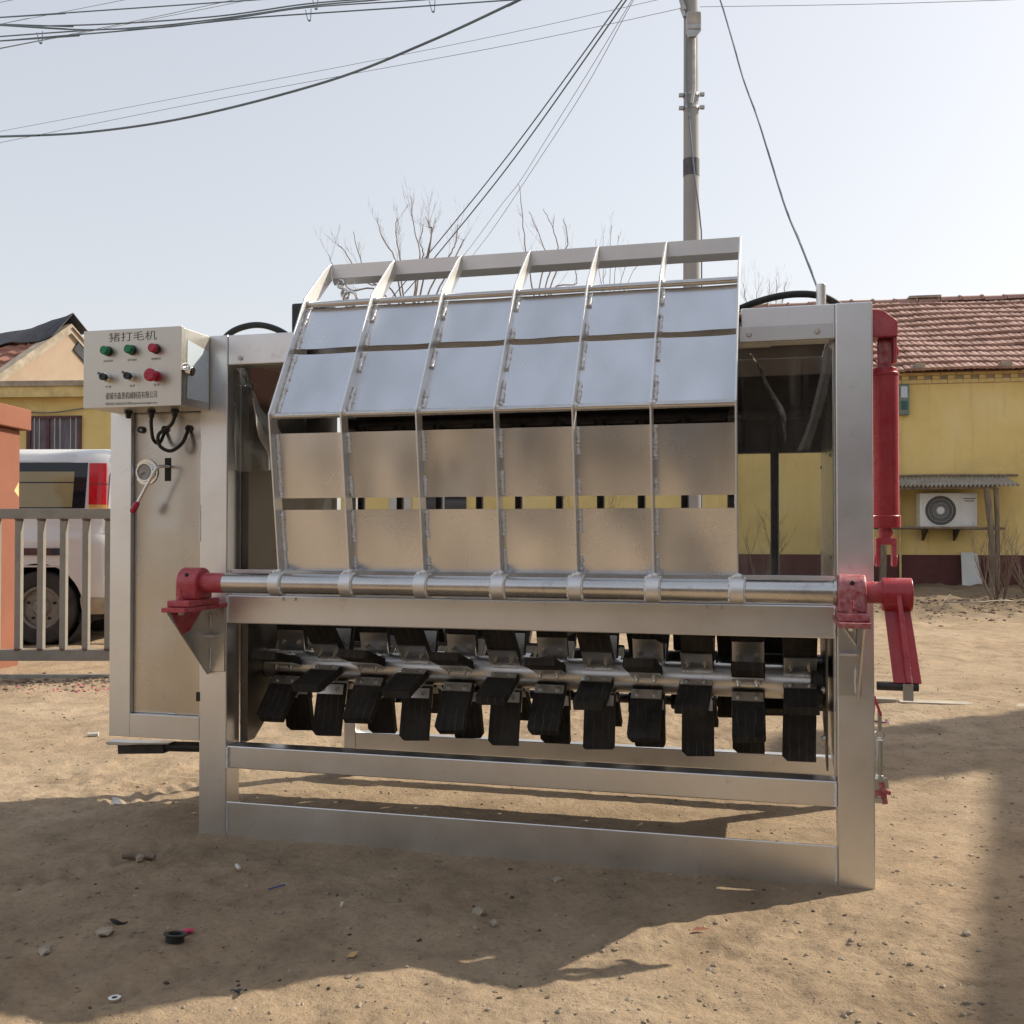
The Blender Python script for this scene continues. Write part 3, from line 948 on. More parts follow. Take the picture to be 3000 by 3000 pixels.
# lever: a flange plate with a central stiffener, hanging down and a little forward
la, lb = Vector((0, PV - .010, .905)), Vector((0, -.238, .688))
dr = (lb - la).normalized(); nr = Vector((0, dr.z, -dr.y))
if nr.y > 0: nr = -nr
mbl = MB()
mbl.add([(2.4555, la.y, la.z), (2.530, la.y, la.z), (2.553, lb.y, lb.z), (2.474, lb.y, lb.z)] + [(2.4555, la.y - nr.y * .010, la.z - nr.z * .010), (2.530, la.y - nr.y * .010, la.z - nr.z * .010), (2.553, lb.y - nr.y * .010, lb.z - nr.z * .010), (2.474, lb.y - nr.y * .010, lb.z - nr.z * .010)],
        [(0, 3, 2, 1), (4, 5, 6, 7), (0, 1, 5, 4), (1, 2, 6, 5), (2, 3, 7, 6), (3, 0, 4, 7)])
part('crank_lever', mbl, 'red_gloss', crank, .0015)
mbs = MB()
st = la + nr * .0 + Vector((0, -.045, .045))
for (p, q, wd) in ((la + Vector((2.494, 0, 0)) + nr * .022 + Vector((0, -.012, .035)), lb + Vector((2.516, 0, 0)) + nr * .013, .013),):
    mbs.beam(p, q, wd, .026, up=tuple(nr))
part('lever_stiffener', mbs, 'red', crank, .0015)
weld('lever_weld', [Vector((2.512, 0, 0)) + la.lerp(lb, .45) + nr * .002, Vector((2.525, 0, 0)) + lb + nr * .002], .0025, crank, 31)
part('crank_pin', MB().tube([(2.427, lb.y + .012, lb.z - .012), (2.545, lb.y + .012, lb.z - .012)], .0135, 20), 'dark_steel', crank, .001, 40)
part('pin_tongue', MB().box(2.500, 2.529, lb.y - .004, lb.y + .006, lb.z - .052, lb.z - .002), 'bracket', crank, .001)

# hydraulic cylinder on the right side
CU, CV = 2.492, .16
cyl = part('hydraulic_cylinder', MB().tube([(CU, CV, 1.19), (CU, CV, 1.665)], .0445, 40).tube([(CU, CV, 1.665), (CU, CV, 1.674), (CU, CV, 1.675), (CU, CV, 1.690)], [.0465, .0465, .042, .040], 40), 'red_gloss', None, .001, 40)
part('cylinder_gland', MB().tube([(CU, CV, 1.152), (CU, CV, 1.194)], .0495, 40), 'red_gloss', cyl, .003, 40)
part('piston_rod', MB().tube([(CU, CV, 1.115), (CU, CV, 1.153)], .022, 24).tube([(CU, CV, 1.128), (CU, CV, 1.142)], .025, 24), 'red', cyl, .001, 40)
part('clevis', MB().box(CU - .033, CU + .033, CV - .03, CV + .03, 1.095, 1.118).box(CU - .033, CU - .019, CV - .028, CV + .028, 1.022, 1.0949).box(CU + .019, CU + .033, CV - .028, CV + .028, 1.022, 1.0949).tube([(CU - .037, CV, 1.045), (CU - .033, CV, 1.045)], .016, 16).tube([(CU + .033, CV, 1.045), (CU + .037, CV, 1.045)], .016, 16), 'red', cyl, .003)
part('cylinder_eye', MB().box(CU - .022, CU + .022, CV - .02, CV + .02, 1.688, 1.768).tube([(CU - .022, CV, 1.768), (CU + .022, CV, 1.768)], .022, 20), 'red_dusty', cyl, .003)
part('cylinder_bracket', MB().extrude_v([(2.4405, 1.79), (2.53, 1.79), (2.53, 1.84), (2.485, 1.878), (2.4405, 1.886)], CV - .05, CV + .05).box(2.4405, 2.452, CV - .045, CV + .045, 1.70, 1.7899).box(2.516, 2.528, CV - .04, CV + .04, 1.705, 1.7899).tube([(2.528, CV, 1.748), (2.536, CV, 1.748)], .018, 16), 'red', cyl, .003)
# lower linkage on the right side
LU, LV = 2.466, .12
lk = part('linkage_rod', MB().tube([(LU, LV, .445), (LU, LV, .325)], .0105, 14), 'bracket', None, 0, 40)
part('linkage_arm', MB().extrude_u([(LV - .06, .60), (LV + .03, .60), (LV + .012, .53), (LV - .012, .53)], LU - .024, LU - .016).beam((LU - .02, LV, .60), (LU + .004, LV, .528), .03, .008), 'red', lk, .001)
part('linkage_yoke', MB().beam((LU - .0135, LV, .525), (LU - .0135, LV, .462), .005, .03).beam((LU + .0135, LV, .525), (LU + .0135, LV, .462), .005, .03).torus((LU, LV, .465), (0, 1, 0), .0135, .004, 16, 6).tube([(LU - .026, LV, .503), (LU + .03, LV, .503)], .007, 10).tube([(LU + .017, LV, .503), (LU + .027, LV, .503)], .013, 6).box(LU - .006, LU + .006, LV - .012, LV + .012, .475, .54), 'chrome', lk, 0)
part('linkage_fork', MB().tube([(LU, LV, .33), (LU - .002, LV, .315)], [.012, .016], 12).beam((LU - .009, LV, .32), (LU - .012, LV, .275), .006, .024).beam((LU + .011, LV, .32), (LU + .017, LV, .285), .006, .024), 'bracket', lk, .001)
part('linkage_lever', MB().beam((2.441, LV, .268), (LU + .02, LV, .272), .02, .02).beam((LU + .004, LV, .305), (LU + .016, LV, .235), .015, .018).tube([(LU + .012, LV, .277), (LU + .034, LV, .272)], .008, 10), 'red_dusty', lk, .001)
part('linkage_bracket', MB().box(2.441, LU + .006, LV - .02, LV + .02, .240, .256), 'bracket', lk, .001)

# gear cabinet on the left
cab = part('cabinet_body', MB().box(-.392, -.004, .034, .60, .345, 1.86), 'steel', None, .003)
pbox('cabinet_frame_strip', (-.395, -.302, 0, .033, .34, 1.862), 'steel', cab, .002)
pbox('cabinet_frame_strip', (-.3018, -.0005, 0, .033, .34, .430), 'steel', cab, .002)
part('cabinet_door', dished(lambda x, y, k: (-.3005 + .2997 * x, .026 + k, .4315 + 1.4235 * y), -.003, .0022, .0035, .006, 16, 24), 'cabinet', cab, 0, 30)
weld('door_weld', [(-.150, .022, .4335), (-.115, .022, .4335)], .0025, cab, 2)
weld('seam_weld', [(.001, -.001, 1.10), (.001, -.001, 1.24)], .0018, cab, 3)
pbox('door_hinge', (-.012, .002, -.003, .006, .49, .525), 'dark_steel', cab, .001)
# gauge
ga = part('pressure_gauge', MB().ring((-.249, .023, 1.37), (-.249, .006, 1.37), .0375, .031, 32).ring((-.249, .0235, 1.37), (-.249, .0195, 1.37), .051, .0375, 32), 'chrome', cab, .001, 40)
part('gauge_dial', MB().tube([(-.249, .02, 1.37), (-.249, .0105, 1.37)], .0312, 28), 'white_dial', ga, 0)
tk = MB()
for k in range(11):
    a = R(-135 + 27 * k)
    tk.beam((-.249 + .023 * math.sin(a), .0098, 1.37 + .023 * math.cos(a)), (-.249 + .028 * math.sin(a), .0098, 1.37 + .028 * math.cos(a)), .0018, .0008)
tk.beam((-.249, .0092, 1.37), (-.268, .0092, 1.356), .0025, .001)
part('gauge_marks', tk, 'ink', ga, 0)
part('lever_slot', MB().box(-.168, -.141, .0215, .0232, 1.334, 1.424), 'dark_void', cab, 0)
hv = part('valve_handle', MB().tube([(-.150, .03, 1.390), (-.138, -.02, 1.389), (-.140, -.05, 1.387), (-.150, -.058, 1.381), (-.160, -.060, 1.366), (-.232, -.062, 1.246)], [.006, .006, .006, .0065, .0065, .006], 12), 'chrome', cab, 0, 50)
part('handle_grip', MB().tube([(-.229, -.0618, 1.252), (-.234, -.062, 1.243), (-.249, -.0635, 1.218), (-.253, -.064, 1.211)], [.0085, .011, .0125, .009], 16), 'red_lens', hv, 0, 50)
for k, u in enumerate((-.272, -.166, -.062)):
    part('cable_grommet', MB().ring((u, .0238, 1.536), (u, .013, 1.536), .0135, .008, 20).tube([(u, .0235, 1.536), (u, .0225, 1.536)], .0085, 12), 'black_plastic', cab, .001, 40)
part('grommet_plug', MB().extrude_v([(-.279, 1.539), (-.265, 1.539), (-.270, 1.530), (-.274, 1.530)], .016, .022), 'galv', cab, 0)
# axle stub under the cabinet
ax = part('foot_pedal_bar', MB().beam((-.515, .25, .232), (-.30, .25, .246), .05, .037).tube([(-.31, .25, .252), (-.01, .25, .262)], .021, 16), 'dark_steel', None, .001)
part('pedal_plate', MB().extrude_v([(-.557, .262), (-.545, .270), (-.45, .270), (-.30, .277), (-.26, .277), (-.26, .272), (-.40, .264), (-.46, .258), (-.545, .254)], .20, .25), 'bracket', ax, .001)

# control box
box = part('control_box', MB().box(-.366, .040, -.176, -.003, 1.600, 1.884), 'box', None, .002)
part('box_door', MB().box(-.369, .043, -.200, -.180, 1.597, 1.887), 'box', box, .002)
part('side_film', MB().extrude_u([(-.158, 1.845), (-.02, 1.825), (-.014, 1.815), (-.014, 1.628), (-.158, 1.628)], .0405, .0415), 'film', box, 0)
lt = part('box_latch', MB().box(.043, .052, -.205, -.150, 1.725, 1.748).tube([(.050, -.172, 1.728), (.072, -.172, 1.722)], .018, 18).torus((.057, -.19, 1.738), (0, 1, 0), .012, .0035, 14, 6), 'chrome', box, .001, 40)
for k, (u, m_) in enumerate(((-.262, 'green_lens'), (-.161, 'green_lens'), (-.061, 'red_lens'))):
    pl = part('pilot_lamp', MB().tube([(u, -.2005, 1.807), (u, -.207, 1.807)], .0185, 24).tube([(u, -.207, 1.807), (u, -.212, 1.807)], .0172, 24), 'black_plastic', box, .0008, 40)
    part('lamp_lens', MB().tube([(u, -.212, 1.807), (u, -.230, 1.807), (u, -.233, 1.807)], [.0165, .0160, .0135], 24), m_, pl, .0008, 40)
for u in (-.262, -.160):
    sw = part('selector_switch', MB().tube([(u, -.2005, 1.708), (u, -.222, 1.708)], .0165, 24), 'chrome', box, .0015, 40)
    part('switch_knob', MB().tube([(u, -.222, 1.708), (u, -.238, 1.708)], .0135, 20).beam((u + .002, -.234, 1.706), (u - .019, -.234, 1.723), .008, .009), 'black_plastic', sw, .0008)
    part('switch_pointer', MB().beam((u - .0085, -.2390, 1.7140), (u - .0175, -.2390, 1.7212), .0028, .001), 'white_case', sw, 0)
es = part('emergency_stop', MB().tube([(-.058, -.2005, 1.706), (-.058, -.208, 1.706)], .0195, 28).tube([(-.058, -.208, 1.706), (-.058, -.228, 1.706), (-.058, -.235, 1.706)], [.0135, .0135, .019], 28), 'red_lens', box, .0005, 40)
part('mushroom_head', MB().tube([(-.058, -.235, 1.706), (-.058, -.2355, 1.706), (-.058, -.247, 1.706), (-.058, -.251, 1.706)], [.018, .0235, .0235, .019], 30), 'red_lens', es, .0008, 40)
for body, cu_, cw, wd, ht in (('猪打毛机', -.160, 1.8585, .200, .034), ('诸城市鑫勇机械制造有限公司', -.165, 1.6405, .216, .0265),
                              ('联系电话:15069623554 网址:http:www.xinyongjixie.com', -.165, 1.6105, .215, .0125),
                              ('运行指示', -.262, 1.7715, .040, .0085), ('运行指示', -.161, 1.7715, .040, .0085), ('电源指示', -.061, 1.7715, .040, .0085),
                              ('毛 辊', -.262, 1.6755, .024, .0085), ('油 泵', -.160, 1.6755, .022, .0085), ('急 停', -.058, 1.6755, .022, .0085)):
    tm = text_mesh('lettering', body, wd, ht, -.006 if ht > .03 else 0.0)
    t_ = link('lettering', tm, M['ink'], box)
    t_.location = (cu_, -.2008, cw)
for u in (-.26, -.16, -.06):
    part('cable_gland', MB().tube([(u, -.08, 1.599), (u, -.08, 1.588)], .0155, 6).tube([(u, -.08, 1.588), (u, -.08, 1.570)], [.0115, .009], 14), 'black_plastic', box, .0008, 40)


part('control_cable', MB().tube(spline([(-.16, -.08, 1.572), (-.162, -.078, 1.54), (-.165, -.06, 1.49), (-.166, -.02, 1.478), (-.166, .008, 1.51), (-.166, .02, 1.536)]), .0068, 10), 'rubber_hose', box, 0, 60)
part('control_cable', MB().tube(spline([(-.06, -.08, 1.572), (-.075, -.082, 1.54), (-.125, -.085, 1.505), (-.128, -.07, 1.462), (-.095, -.05, 1.445), (-.067, -.02, 1.475), (-.062, .005, 1.515), (-.062, .02, 1.536)]), .0068, 10), 'rubber_hose', box, 0, 60)
# hoses, motor and stub on top
part('hydraulic_hose', MB().tube(spline([(-.33, .62, 1.87), (-.24, .6, 2.005), (-.12, .6, 2.050), (0, .6, 2.030), (.10, .62, 1.96), (.14, .64, 1.87)]), .014, 12), 'rubber_hose', None, 0, 60)
part('hydraulic_hose', MB().tube(spline([(1.90, .25, 1.875), (2.00, .22, 1.925), (2.10, .21, 1.957), (2.20, .21, 1.970), (2.29, .21, 1.958), (2.36, .21, 1.915), (2.40, .2, 1.87)]), .0125, 12), 'rubber_hose', None, 0, 60)
part('top_socket', MB().ring((2.288, .17, 1.878), (2.288, .17, 1.990), .0165, .012, 20), 'steel', None, .001, 40)
mot = part('gear_motor', MB().tube([(.12, .70, 1.97), (.50, .70, 1.97)], .085, 28).box(.16, .46, .62, .78, 1.881, 1.90), 'dark_steel', None, .004, 40)
part('terminal_box', MB().box(.098, .26, .56, .68, 1.995, 2.128), 'black_plastic', mot, .008)
part('motor_fan_cover', MB().tube([(.055, .70, 1.96), (.12, .70, 1.96)], [.05, .085], 24), 'dark_steel', mot, .004, 40)
part('lifting_eye', MB().tube([(.30, .66, 1.88), (.30, .66, 1.93)], .004, 8), 'bolt', mot)

# ------------------------------------------------------------------ long yellow house on the right
HA = R(-10)
HO = Vector((7.04, 18.5, 0))
house = empty('yellow_house', HO, HA)
tag(house, 'long yellow rendered house with clay tile roof and maroon plinth', 'house')
HB = .10                      # ground level at its foot
HW0, HW1, HD = -10.6, 7.0, 6.0
wall = obj('wall', MB().box(HW0, HW1, 0, HD, -.2, 3.985), M['yellow_wall'], house)
obj('plinth', MB().box(HW0 - .02, HW1 + .02, -.022, .001, -.2, .675), M['red_plinth'], house)
# cornice of corbelled bricks
cor = MB(); corv = []
for (z0, z1, y0, step, wd) in ((3.755, 3.822, -.035, .262, .254), (3.826, 3.893, -.060, .262, .118), (3.897, 3.965, -.11, .262, .254)):
    k0 = int(math.floor(HW0 / step)); k1 = int(HW1 / step)
    me = MB().box(0, wd, y0, 0.0, z0, z1).mesh('cornice_brick'); me.materials.append(M['yellow_brick'])
    for k in range(k0, k1):
        s = k * step + (.131 if z0 > 3.85 else 0)
        if -.6 < s < 2.6:
            b = link('cornice_brick', me, None, house, .005); b.location = (s + random.uniform(-.004, .004), random.uniform(-.004, .004), 0)
        else:
            cor.box(s, s + wd, y0, 0, z0, z1)
tag(obj('cornice_bricks', cor, M['yellow_brick'], house), kind='stuff')
obj('cornice_recess', MB().box(HW0, HW1, -.022, -.0005, 3.75, 3.97), M['cement'], house)
# roof
PITCHR = math.atan2(1.75, 3.0)
EY, EZ = -.30, 3.93
cs, sn = math.cos(PITCHR), math.sin(PITCHR)
SL = (3.0 + .30) / cs
NC = 13
course = SL / NC
obj('roof_deck', MB().add([(HW0 - .1, EY + .06, EZ - .012), (HW1 + .1, EY + .06, EZ - .012), (HW1 + .1, EY + SL * cs, EZ + SL * sn - .05), (HW0 - .1, EY + SL * cs, EZ + SL * sn - .05),
                           (HW0 - .1, 6.3, EZ), (HW1 + .1, 6.3, EZ)], [(0, 1, 2, 3), (3, 2, 5, 4)]), M['tile_old'], house)
TW = .212


def tile_mesh(name, wob=0.0):
    n = 9
    vs, fs = [], []
    L = course * 1.12
    prof = []
    for i in range(n):
        x = TW * 1.02 * i / (n - 1)
        prof.append((x, .020 * abs(math.sin(2 * math.pi * i / (n - 1))) ** .8 + (.006 if i in (0, n - 1) else 0)))
    for (l, lift) in ((0, .052), (L, .0)):
        for (x, h) in prof:
            vs.append((x, l * cs - (h + lift) * sn, l * sn + (h + lift) * cs))
    for (x, h) in prof:
        vs.append((x, 0 - (h + .002) * sn, (h + .002) * cs))
    for i in range(n - 1):
        fs.append((i, i + 1, n + i + 1, n + i))
        fs.append((2 * n + i, 2 * n + i + 1, i + 1, i))
    return MB().add(vs, fs)


tiles = [tile_mesh('t').mesh('roof_tile') for _ in range(3)]
for k, t in enumerate(tiles):
    c = ((0.36, .215, .172), (0.30, .175, .142), (0.41, .255, .21))[k]
    t.materials.append(make_mat('clay_tile_%s' % ('warm', 'dull', 'pale')[k], c, .8, 0, .2, 4, 40, .3))
    t.shade_smooth(); t.set_sharp_from_angle(angle=R(50))
far = MB(); base_t = tile_mesh('x')
rnd = random.Random(4)
count = 0
for r_ in range(NC):
    l = r_ * course
    for k in range(int((HW0 - .1) / TW), int((HW1 + .1) / TW)):
        s = k * TW + (TW / 2 if r_ % 2 else 0) * 0
        sag = .018 * math.sin(s * 1.7 + r_ * .6)
        p = (s + rnd.uniform(-.006, .006), EY + l * cs, EZ + l * sn + sag + rnd.uniform(-.004, .006))
        if -.75 < s < 3.2 and count < 300:
            o = link('roof_tile', rnd.choice(tiles), None, house); o.location = p; o.rotation_euler = (R(rnd.uniform(-1, 1)), R(rnd.uniform(-.8, .8)), R(rnd.uniform(-1.2, 1.2)))
            count += 1
        else:
            far.add([(a + p[0], b + p[1], c + p[2]) for a, b, c in base_t.v], base_t.f)
ft = obj('roof_tiles', far, M['tile'], house); tag(ft, kind='stuff')
ry, rz = EY + SL * cs, EZ + SL * sn
k = 0; s = HW0 - .1
while s < HW1 + .1:
    prof = [(-.13, -.02), (-.09, .055), (0, .09), (.09, .055), (.13, -.02)]
    o = obj('ridge_tile', MB().prism(prof, lambda p: (0, p[0], p[1]), lambda p: (.40, p[0], p[1])).prism([(a * 1.12, b * 1.12 + .012) for a, b in prof], lambda p: (.37, p[0], p[1]), lambda p: (.41, p[0], p[1])), M['tile'], house) if k == 0 else link('ridge_tile', ridge0.data, None, house)
    if k == 0: ridge0 = o
    o.location = (s, ry, rz + .005 + rnd.uniform(-.01, .012))
    s += .43; k += 1
obj('ridge_patch', MB().box(.72, 1.35, ry - .12, ry + .12, rz + .075, rz + .125), M['cement'], house)
for s in (.18, 1.62, 3.1):
    obj('eave_block', MB().box(s, s + .17, EY - .02, EY + .2, EZ + .03, EZ + .15), M['cement'], house, .01)
# window and door behind the hood gap
wi = obj('window', MB().box(-8.95, -8.05, -.02, .01, .95, 2.2), M['glass_dark'], house)
obj('window_frame', MB().box(-9.0, -8.0, -.03, -.021, 2.2, 2.26).box(-9.0, -8.0, -.03, -.021, .89, .95).box(-8.54, -8.48, -.03, -.021, .95, 2.2), M['white_bar'], wi)
obj('white_door_panel', MB().box(-9.6, -9.15, -.03, -.001, .4, 2.3), M['plaster'], house)
pole_w = obj('gas_pipe', MB().tube([(-.045, -.05, .1), (-.045, -.05, 2.0), (-.045, -.05, 3.05)], .022, 8), M['yellow_brick'], house, 0, 50)
mt = empty('meter_box', HO, HA)
tag(mt, 'small grey-green metal meter box high on the yellow wall', 'meter box')
obj('casing', MB().box(-.06, .115, -.12, -.002, 3.19, 3.74), M['meter'], mt, .01)
obj('dial_window', MB().box(-.03, .08, -.125, -.1205, 3.50, 3.70), M['film'], mt)
obj('dial_window', MB().box(-.03, .08, -.125, -.1205, 3.28, 3.44), M['teal_ink'], mt)

# air conditioner, shelf and lean-to
ac = empty('air_conditioner', HO, HA)
tag(ac, 'white outdoor air conditioner unit on a shelf against the yellow wall', 'air conditioner')
a0, a1, z0, z1, yf = .215, 1.165, 1.175, 1.772, -.42
mcase = MB().box(a0, a1, yf, yf + .30, z0, z1)
fc, fr_ = (a0 + .345, (z0 + z1) / 2 - .01), .262
case = obj('casing', mcase, M['white_case'], ac, .012)
cut_ring = obj('fan_ring', MB().ring((fc[0], yf - .012, fc[1]), (fc[0], yf + .004, fc[1]), fr_ + .02, fr_ - .004, 48), M['white_case'], ac, .003, 40)
obj('fan_opening', MB().tube([(fc[0], yf - .001, fc[1]), (fc[0], yf - .004, fc[1])], fr_, 48), M['dark_void'], ac, 0)
sw_me = MB()
pts = []
for k in range(10):
    t = k / 9
    rr = .06 + t * (fr_ - .062); an = .9 * t
    pts.append((rr * math.cos(an), -.008, rr * math.sin(an)))
sw_me = sw_me.tube(pts, .0036, 5).mesh('grille_wire'); sw_me.materials.append(M['grille'])
for k in range(32):
    o = link('grille_wire', sw_me, None, ac); o.location = (fc[0], yf, fc[1]); o.rotation_euler = (0, 2 * math.pi * k / 32, 0)
for rr in (.13, .2):
    obj('grille_ring', MB().torus((fc[0], yf - .008, fc[1]), (0, 1, 0), rr, .0035, 40, 5), M['grille'], ac, 0, 60)
obj('fan_hub', MB().tube([(fc[0], yf - .006, fc[1]), (fc[0], yf - .022, fc[1])], [.066, .06], 28), M['white_case'], ac, .003, 40)
obj('side_panel', MB().box(a0 + .69, a1 - .012, yf - .008, yf + .002, z0 + .02, z1 - .03), M['white_case'], ac, .004)
pr = MB(); x = a0 + .715
for wd in (.03, .012, .026, .024, .024, .026, .024): pr.box(x, x + wd, yf - .0095, yf - .0082, z1 - .112, z1 - .092); x += wd + .006
obj('brand_print', pr, M['teal_ink'], ac)
pr = MB(); x = a0 + .74
for wd in (.012, .02, .018, .02, .016, .018, .02): pr.box(x, x + wd, yf - .0095, yf - .0082, z1 - .152, z1 - .132); x += wd + .005
obj('caption_print', pr, M['ink'], ac)
sh = empty('timber_lean_to', HO, HA)
tag(sh, 'rough timber lean-to with corrugated sheet roof over the air conditioner', 'lean-to')
n = 34; vs = []; fs = []
for (y, z) in ((-.02, 2.06), (-.78, 1.895)):
    for q in (0, -.012):
        for i in range(n * 4 + 1):
            s = -.62 + 2.38 * i / (n * 4)
            vs.append((s, y, z + .026 * math.sin(i * math.pi / 2 * 1.0) + q))
W = n * 4 + 1
for i in range(W - 1):
    fs += [(i, i + 1, 2 * W + i + 1, 2 * W + i), (W + i, 3 * W + i, 3 * W + i + 1, W + i + 1), (2 * W + i, 2 * W + i + 1, 3 * W + i + 1, 3 * W + i)]
obj('corrugated_sheet', MB().add(vs, fs), M['asbestos'], sh, 0, 40)
obj('roof_pole', MB().tube([(-.7, -.10, 2.085), (.6, -.09, 2.10), (1.93, -.08, 2.088)], .022, 8), M['timber'], sh, 0, 60)
obj('front_beam', MB().beam((-.65, -.70, 1.853), (1.40, -.70, 1.868), .06, .07), M['timber'], sh, .006)


def log(name, pts, r, parent, seed=0, mat='timber'):
    rnd = random.Random(seed)
    P = spline(pts, 6)
    P = [p + Vector((rnd.uniform(-1, 1), rnd.uniform(-1, 1), 0)) * r * .12 for p in P]
    return obj(name, MB().tube(P, [r * rnd.uniform(.88, 1.1) for _ in P], 9), M[mat], parent, 0, 70)


log('post', [(1.30, -.72, -.1), (1.33, -.71, .6), (1.30, -.71, 1.3), (1.25, -.70, 1.84)], .052, sh, 1)
log('post', [(1.40, -.70, .0), (1.415, -.70, .6), (1.42, -.69, 1.2), (1.40, -.69, 1.84)], .040, sh, 2)
log('post', [(-.45, -.72, -.1), (-.46, -.71, .7), (-.44, -.70, 1.83)], .06, sh, 3)
log('shelf_pole', [(-.7, -.60, 1.162), (.3, -.60, 1.160), (1.0, -.61, 1.150), (1.56, -.62, 1.148)], .024, sh, 4)
log('shelf_pole', [(-.5, -.22, 1.150), (.5, -.2, 1.150), (1.3, -.22, 1.145)], .022, sh, 5)
obj('shelf_bracket', MB().extrude_u([(-.002, .93), (-.03, .93), (-.4, 1.12), (-.4, 1.137), (-.002, 1.137)], .86, .89), M['dark_steel'], sh)
obj('shelf_bracket', MB().extrude_u([(-.002, .93), (-.03, .93), (-.4, 1.12), (-.4, 1.137), (-.002, 1.137)], .33, .36), M['dark_steel'], sh)
wb = tag(obj('leaning_board', MB().add([(.93, -.36, .10), (1.28, -.36, .10), (1.255, -.06, .70), (1.225, -.05, .715), (1.10, -.05, .725), (.985, -.05, .73), (.93, -.335, .10), (1.28, -.335, .10), (1.255, -.035, .70), (1.225, -.025, .715), (1.10, -.025, .725), (.985, -.025, .73)],
                                       [(0, 1, 2, 3, 4, 5), (11, 10, 9, 8, 7, 6), (0, 6, 7, 1), (1, 7, 8, 2), (2, 8, 9, 3), (3, 9, 10, 4), (4, 10, 11, 5), (5, 11, 6, 0)]), M['white_board'], None, .003),
         'pale grey-white board leaning on the maroon plinth beside the timber post', 'board')
wb.location = HO; wb.rotation_euler = (0, 0, HA)


# ------------------------------------------------------------------ bare shrubs and trees
def grow(mb, p, d, length, r, depth, rnd, spread=.5, up=.3, leaves=None):
    n = 5
    pts, rad = [p.copy()], [r]
    for k in range(n):
        d = (d + Vector((rnd.uniform(-1, 1), rnd.uniform(-1, 1), rnd.uniform(-.6, 1))) * .10 + Vector((0, 0, up * .10))).normalized()
        p = p + d * (length / n)
        pts.append(p.copy()); rad.append(r * (1 - .75 * (k + 1) / n))
    mb.tube(pts, rad, 4 if r < .012 else 6, False)
    if depth > 0:
        for k in range(rnd.randint(2, 4)):
            i = rnd.randint(1, n)
            nd = (d + Vector((rnd.uniform(-1, 1), rnd.uniform(-1, 1), rnd.uniform(-.3, .6))) * spread).normalized()
            grow(mb, pts[i], nd, length * rnd.uniform(.4, .68), max(.0018, rad[i] * .62), depth - 1, rnd, spread, up)


def shrub(loc, h, n, seed, label, spread=.45):
    rnd = random.Random(seed)
    t = empty('bare_shrub', loc)
    tag(t, label, 'shrub')
    for k in range(n):
        mb = MB()
        a = rnd.uniform(0, 6.28)
        d = Vector((math.cos(a) * spread, math.sin(a) * spread, 1)).normalized()
        grow(mb, Vector((math.cos(a) * .06, math.sin(a) * .06, -.03)), d, h * rnd.uniform(.55, 1), .013, 3, rnd, .55, .4)
        obj('stem', mb, M['twig'], t)
    return t


shrub((7.05, 14.9, gz(7.05, 14.9)), .85, 9, 3, 'thin bare shrub in front of the maroon plinth by the lean-to')
shrub((7.75, 15.3, gz(7.75, 15.3)), .8, 9, 8, 'low bare shrub at the right edge of the photo')
shrub((4.15, 16.9, gz(4.15, 16.9)), .95, 6, 14, 'small bare shrub seen through the clear curtain')
shrub((1.52, 16.9, gz(1.52, 16.9)), 1.6, 7, 15, 'bare shrub seen through the narrow hood slot')


def bare_tree(label, base_px, depth, limbs, seed, trunk_r=.10, twigs=5, tw_len=.7):
    rnd = random.Random(seed)
    b = ray_point(base_px[0], 1600, depth); b.z = .12
    t = empty('bare_tree', b)
    tag(t, label, 'tree')
    top = ray_point(base_px[0], base_px[1], depth)
    obj('trunk', MB().tube([Vector((0, 0, -.1)), (top - b) * .5 + Vector((.08, 0, 0)), top - b], [trunk_r * 1.3, trunk_r * 1.05, trunk_r * .85], 10), M['bark'], t, 0, 60)
    for lm in limbs:
        mb = MB()
        dd = depth + rnd.uniform(-.6, .6)
        pts = [top] + [ray_point(x, y, dd) for x, y in lm]
        P = spline(pts, 5)
        n = len(P)
        P = [p + Vector((rnd.uniform(-1, 1), rnd.uniform(-1, 1), 0)) * .02 for p in P]
        r0 = trunk_r * .20
        rad = [r0 * (1 - .80 * i / (n - 1)) + .003 for i in range(n)]
        mb.tube([p - b for p in P], rad, 6, False)
        for k in range(twigs):
            i = rnd.randint(n // 3, n - 2)
            d = (P[i + 1] - P[i]).normalized()
            nd = (d + Vector((rnd.uniform(-1, 1), rnd.uniform(-.6, .6), rnd.uniform(-.1, .7))) * .7).normalized()
            grow(mb, P[i] - b, nd, tw_len * rnd.uniform(.4, 1), .005, 2, rnd, .5, .5)
        obj('limb', mb, M['bark'], t)
    return t


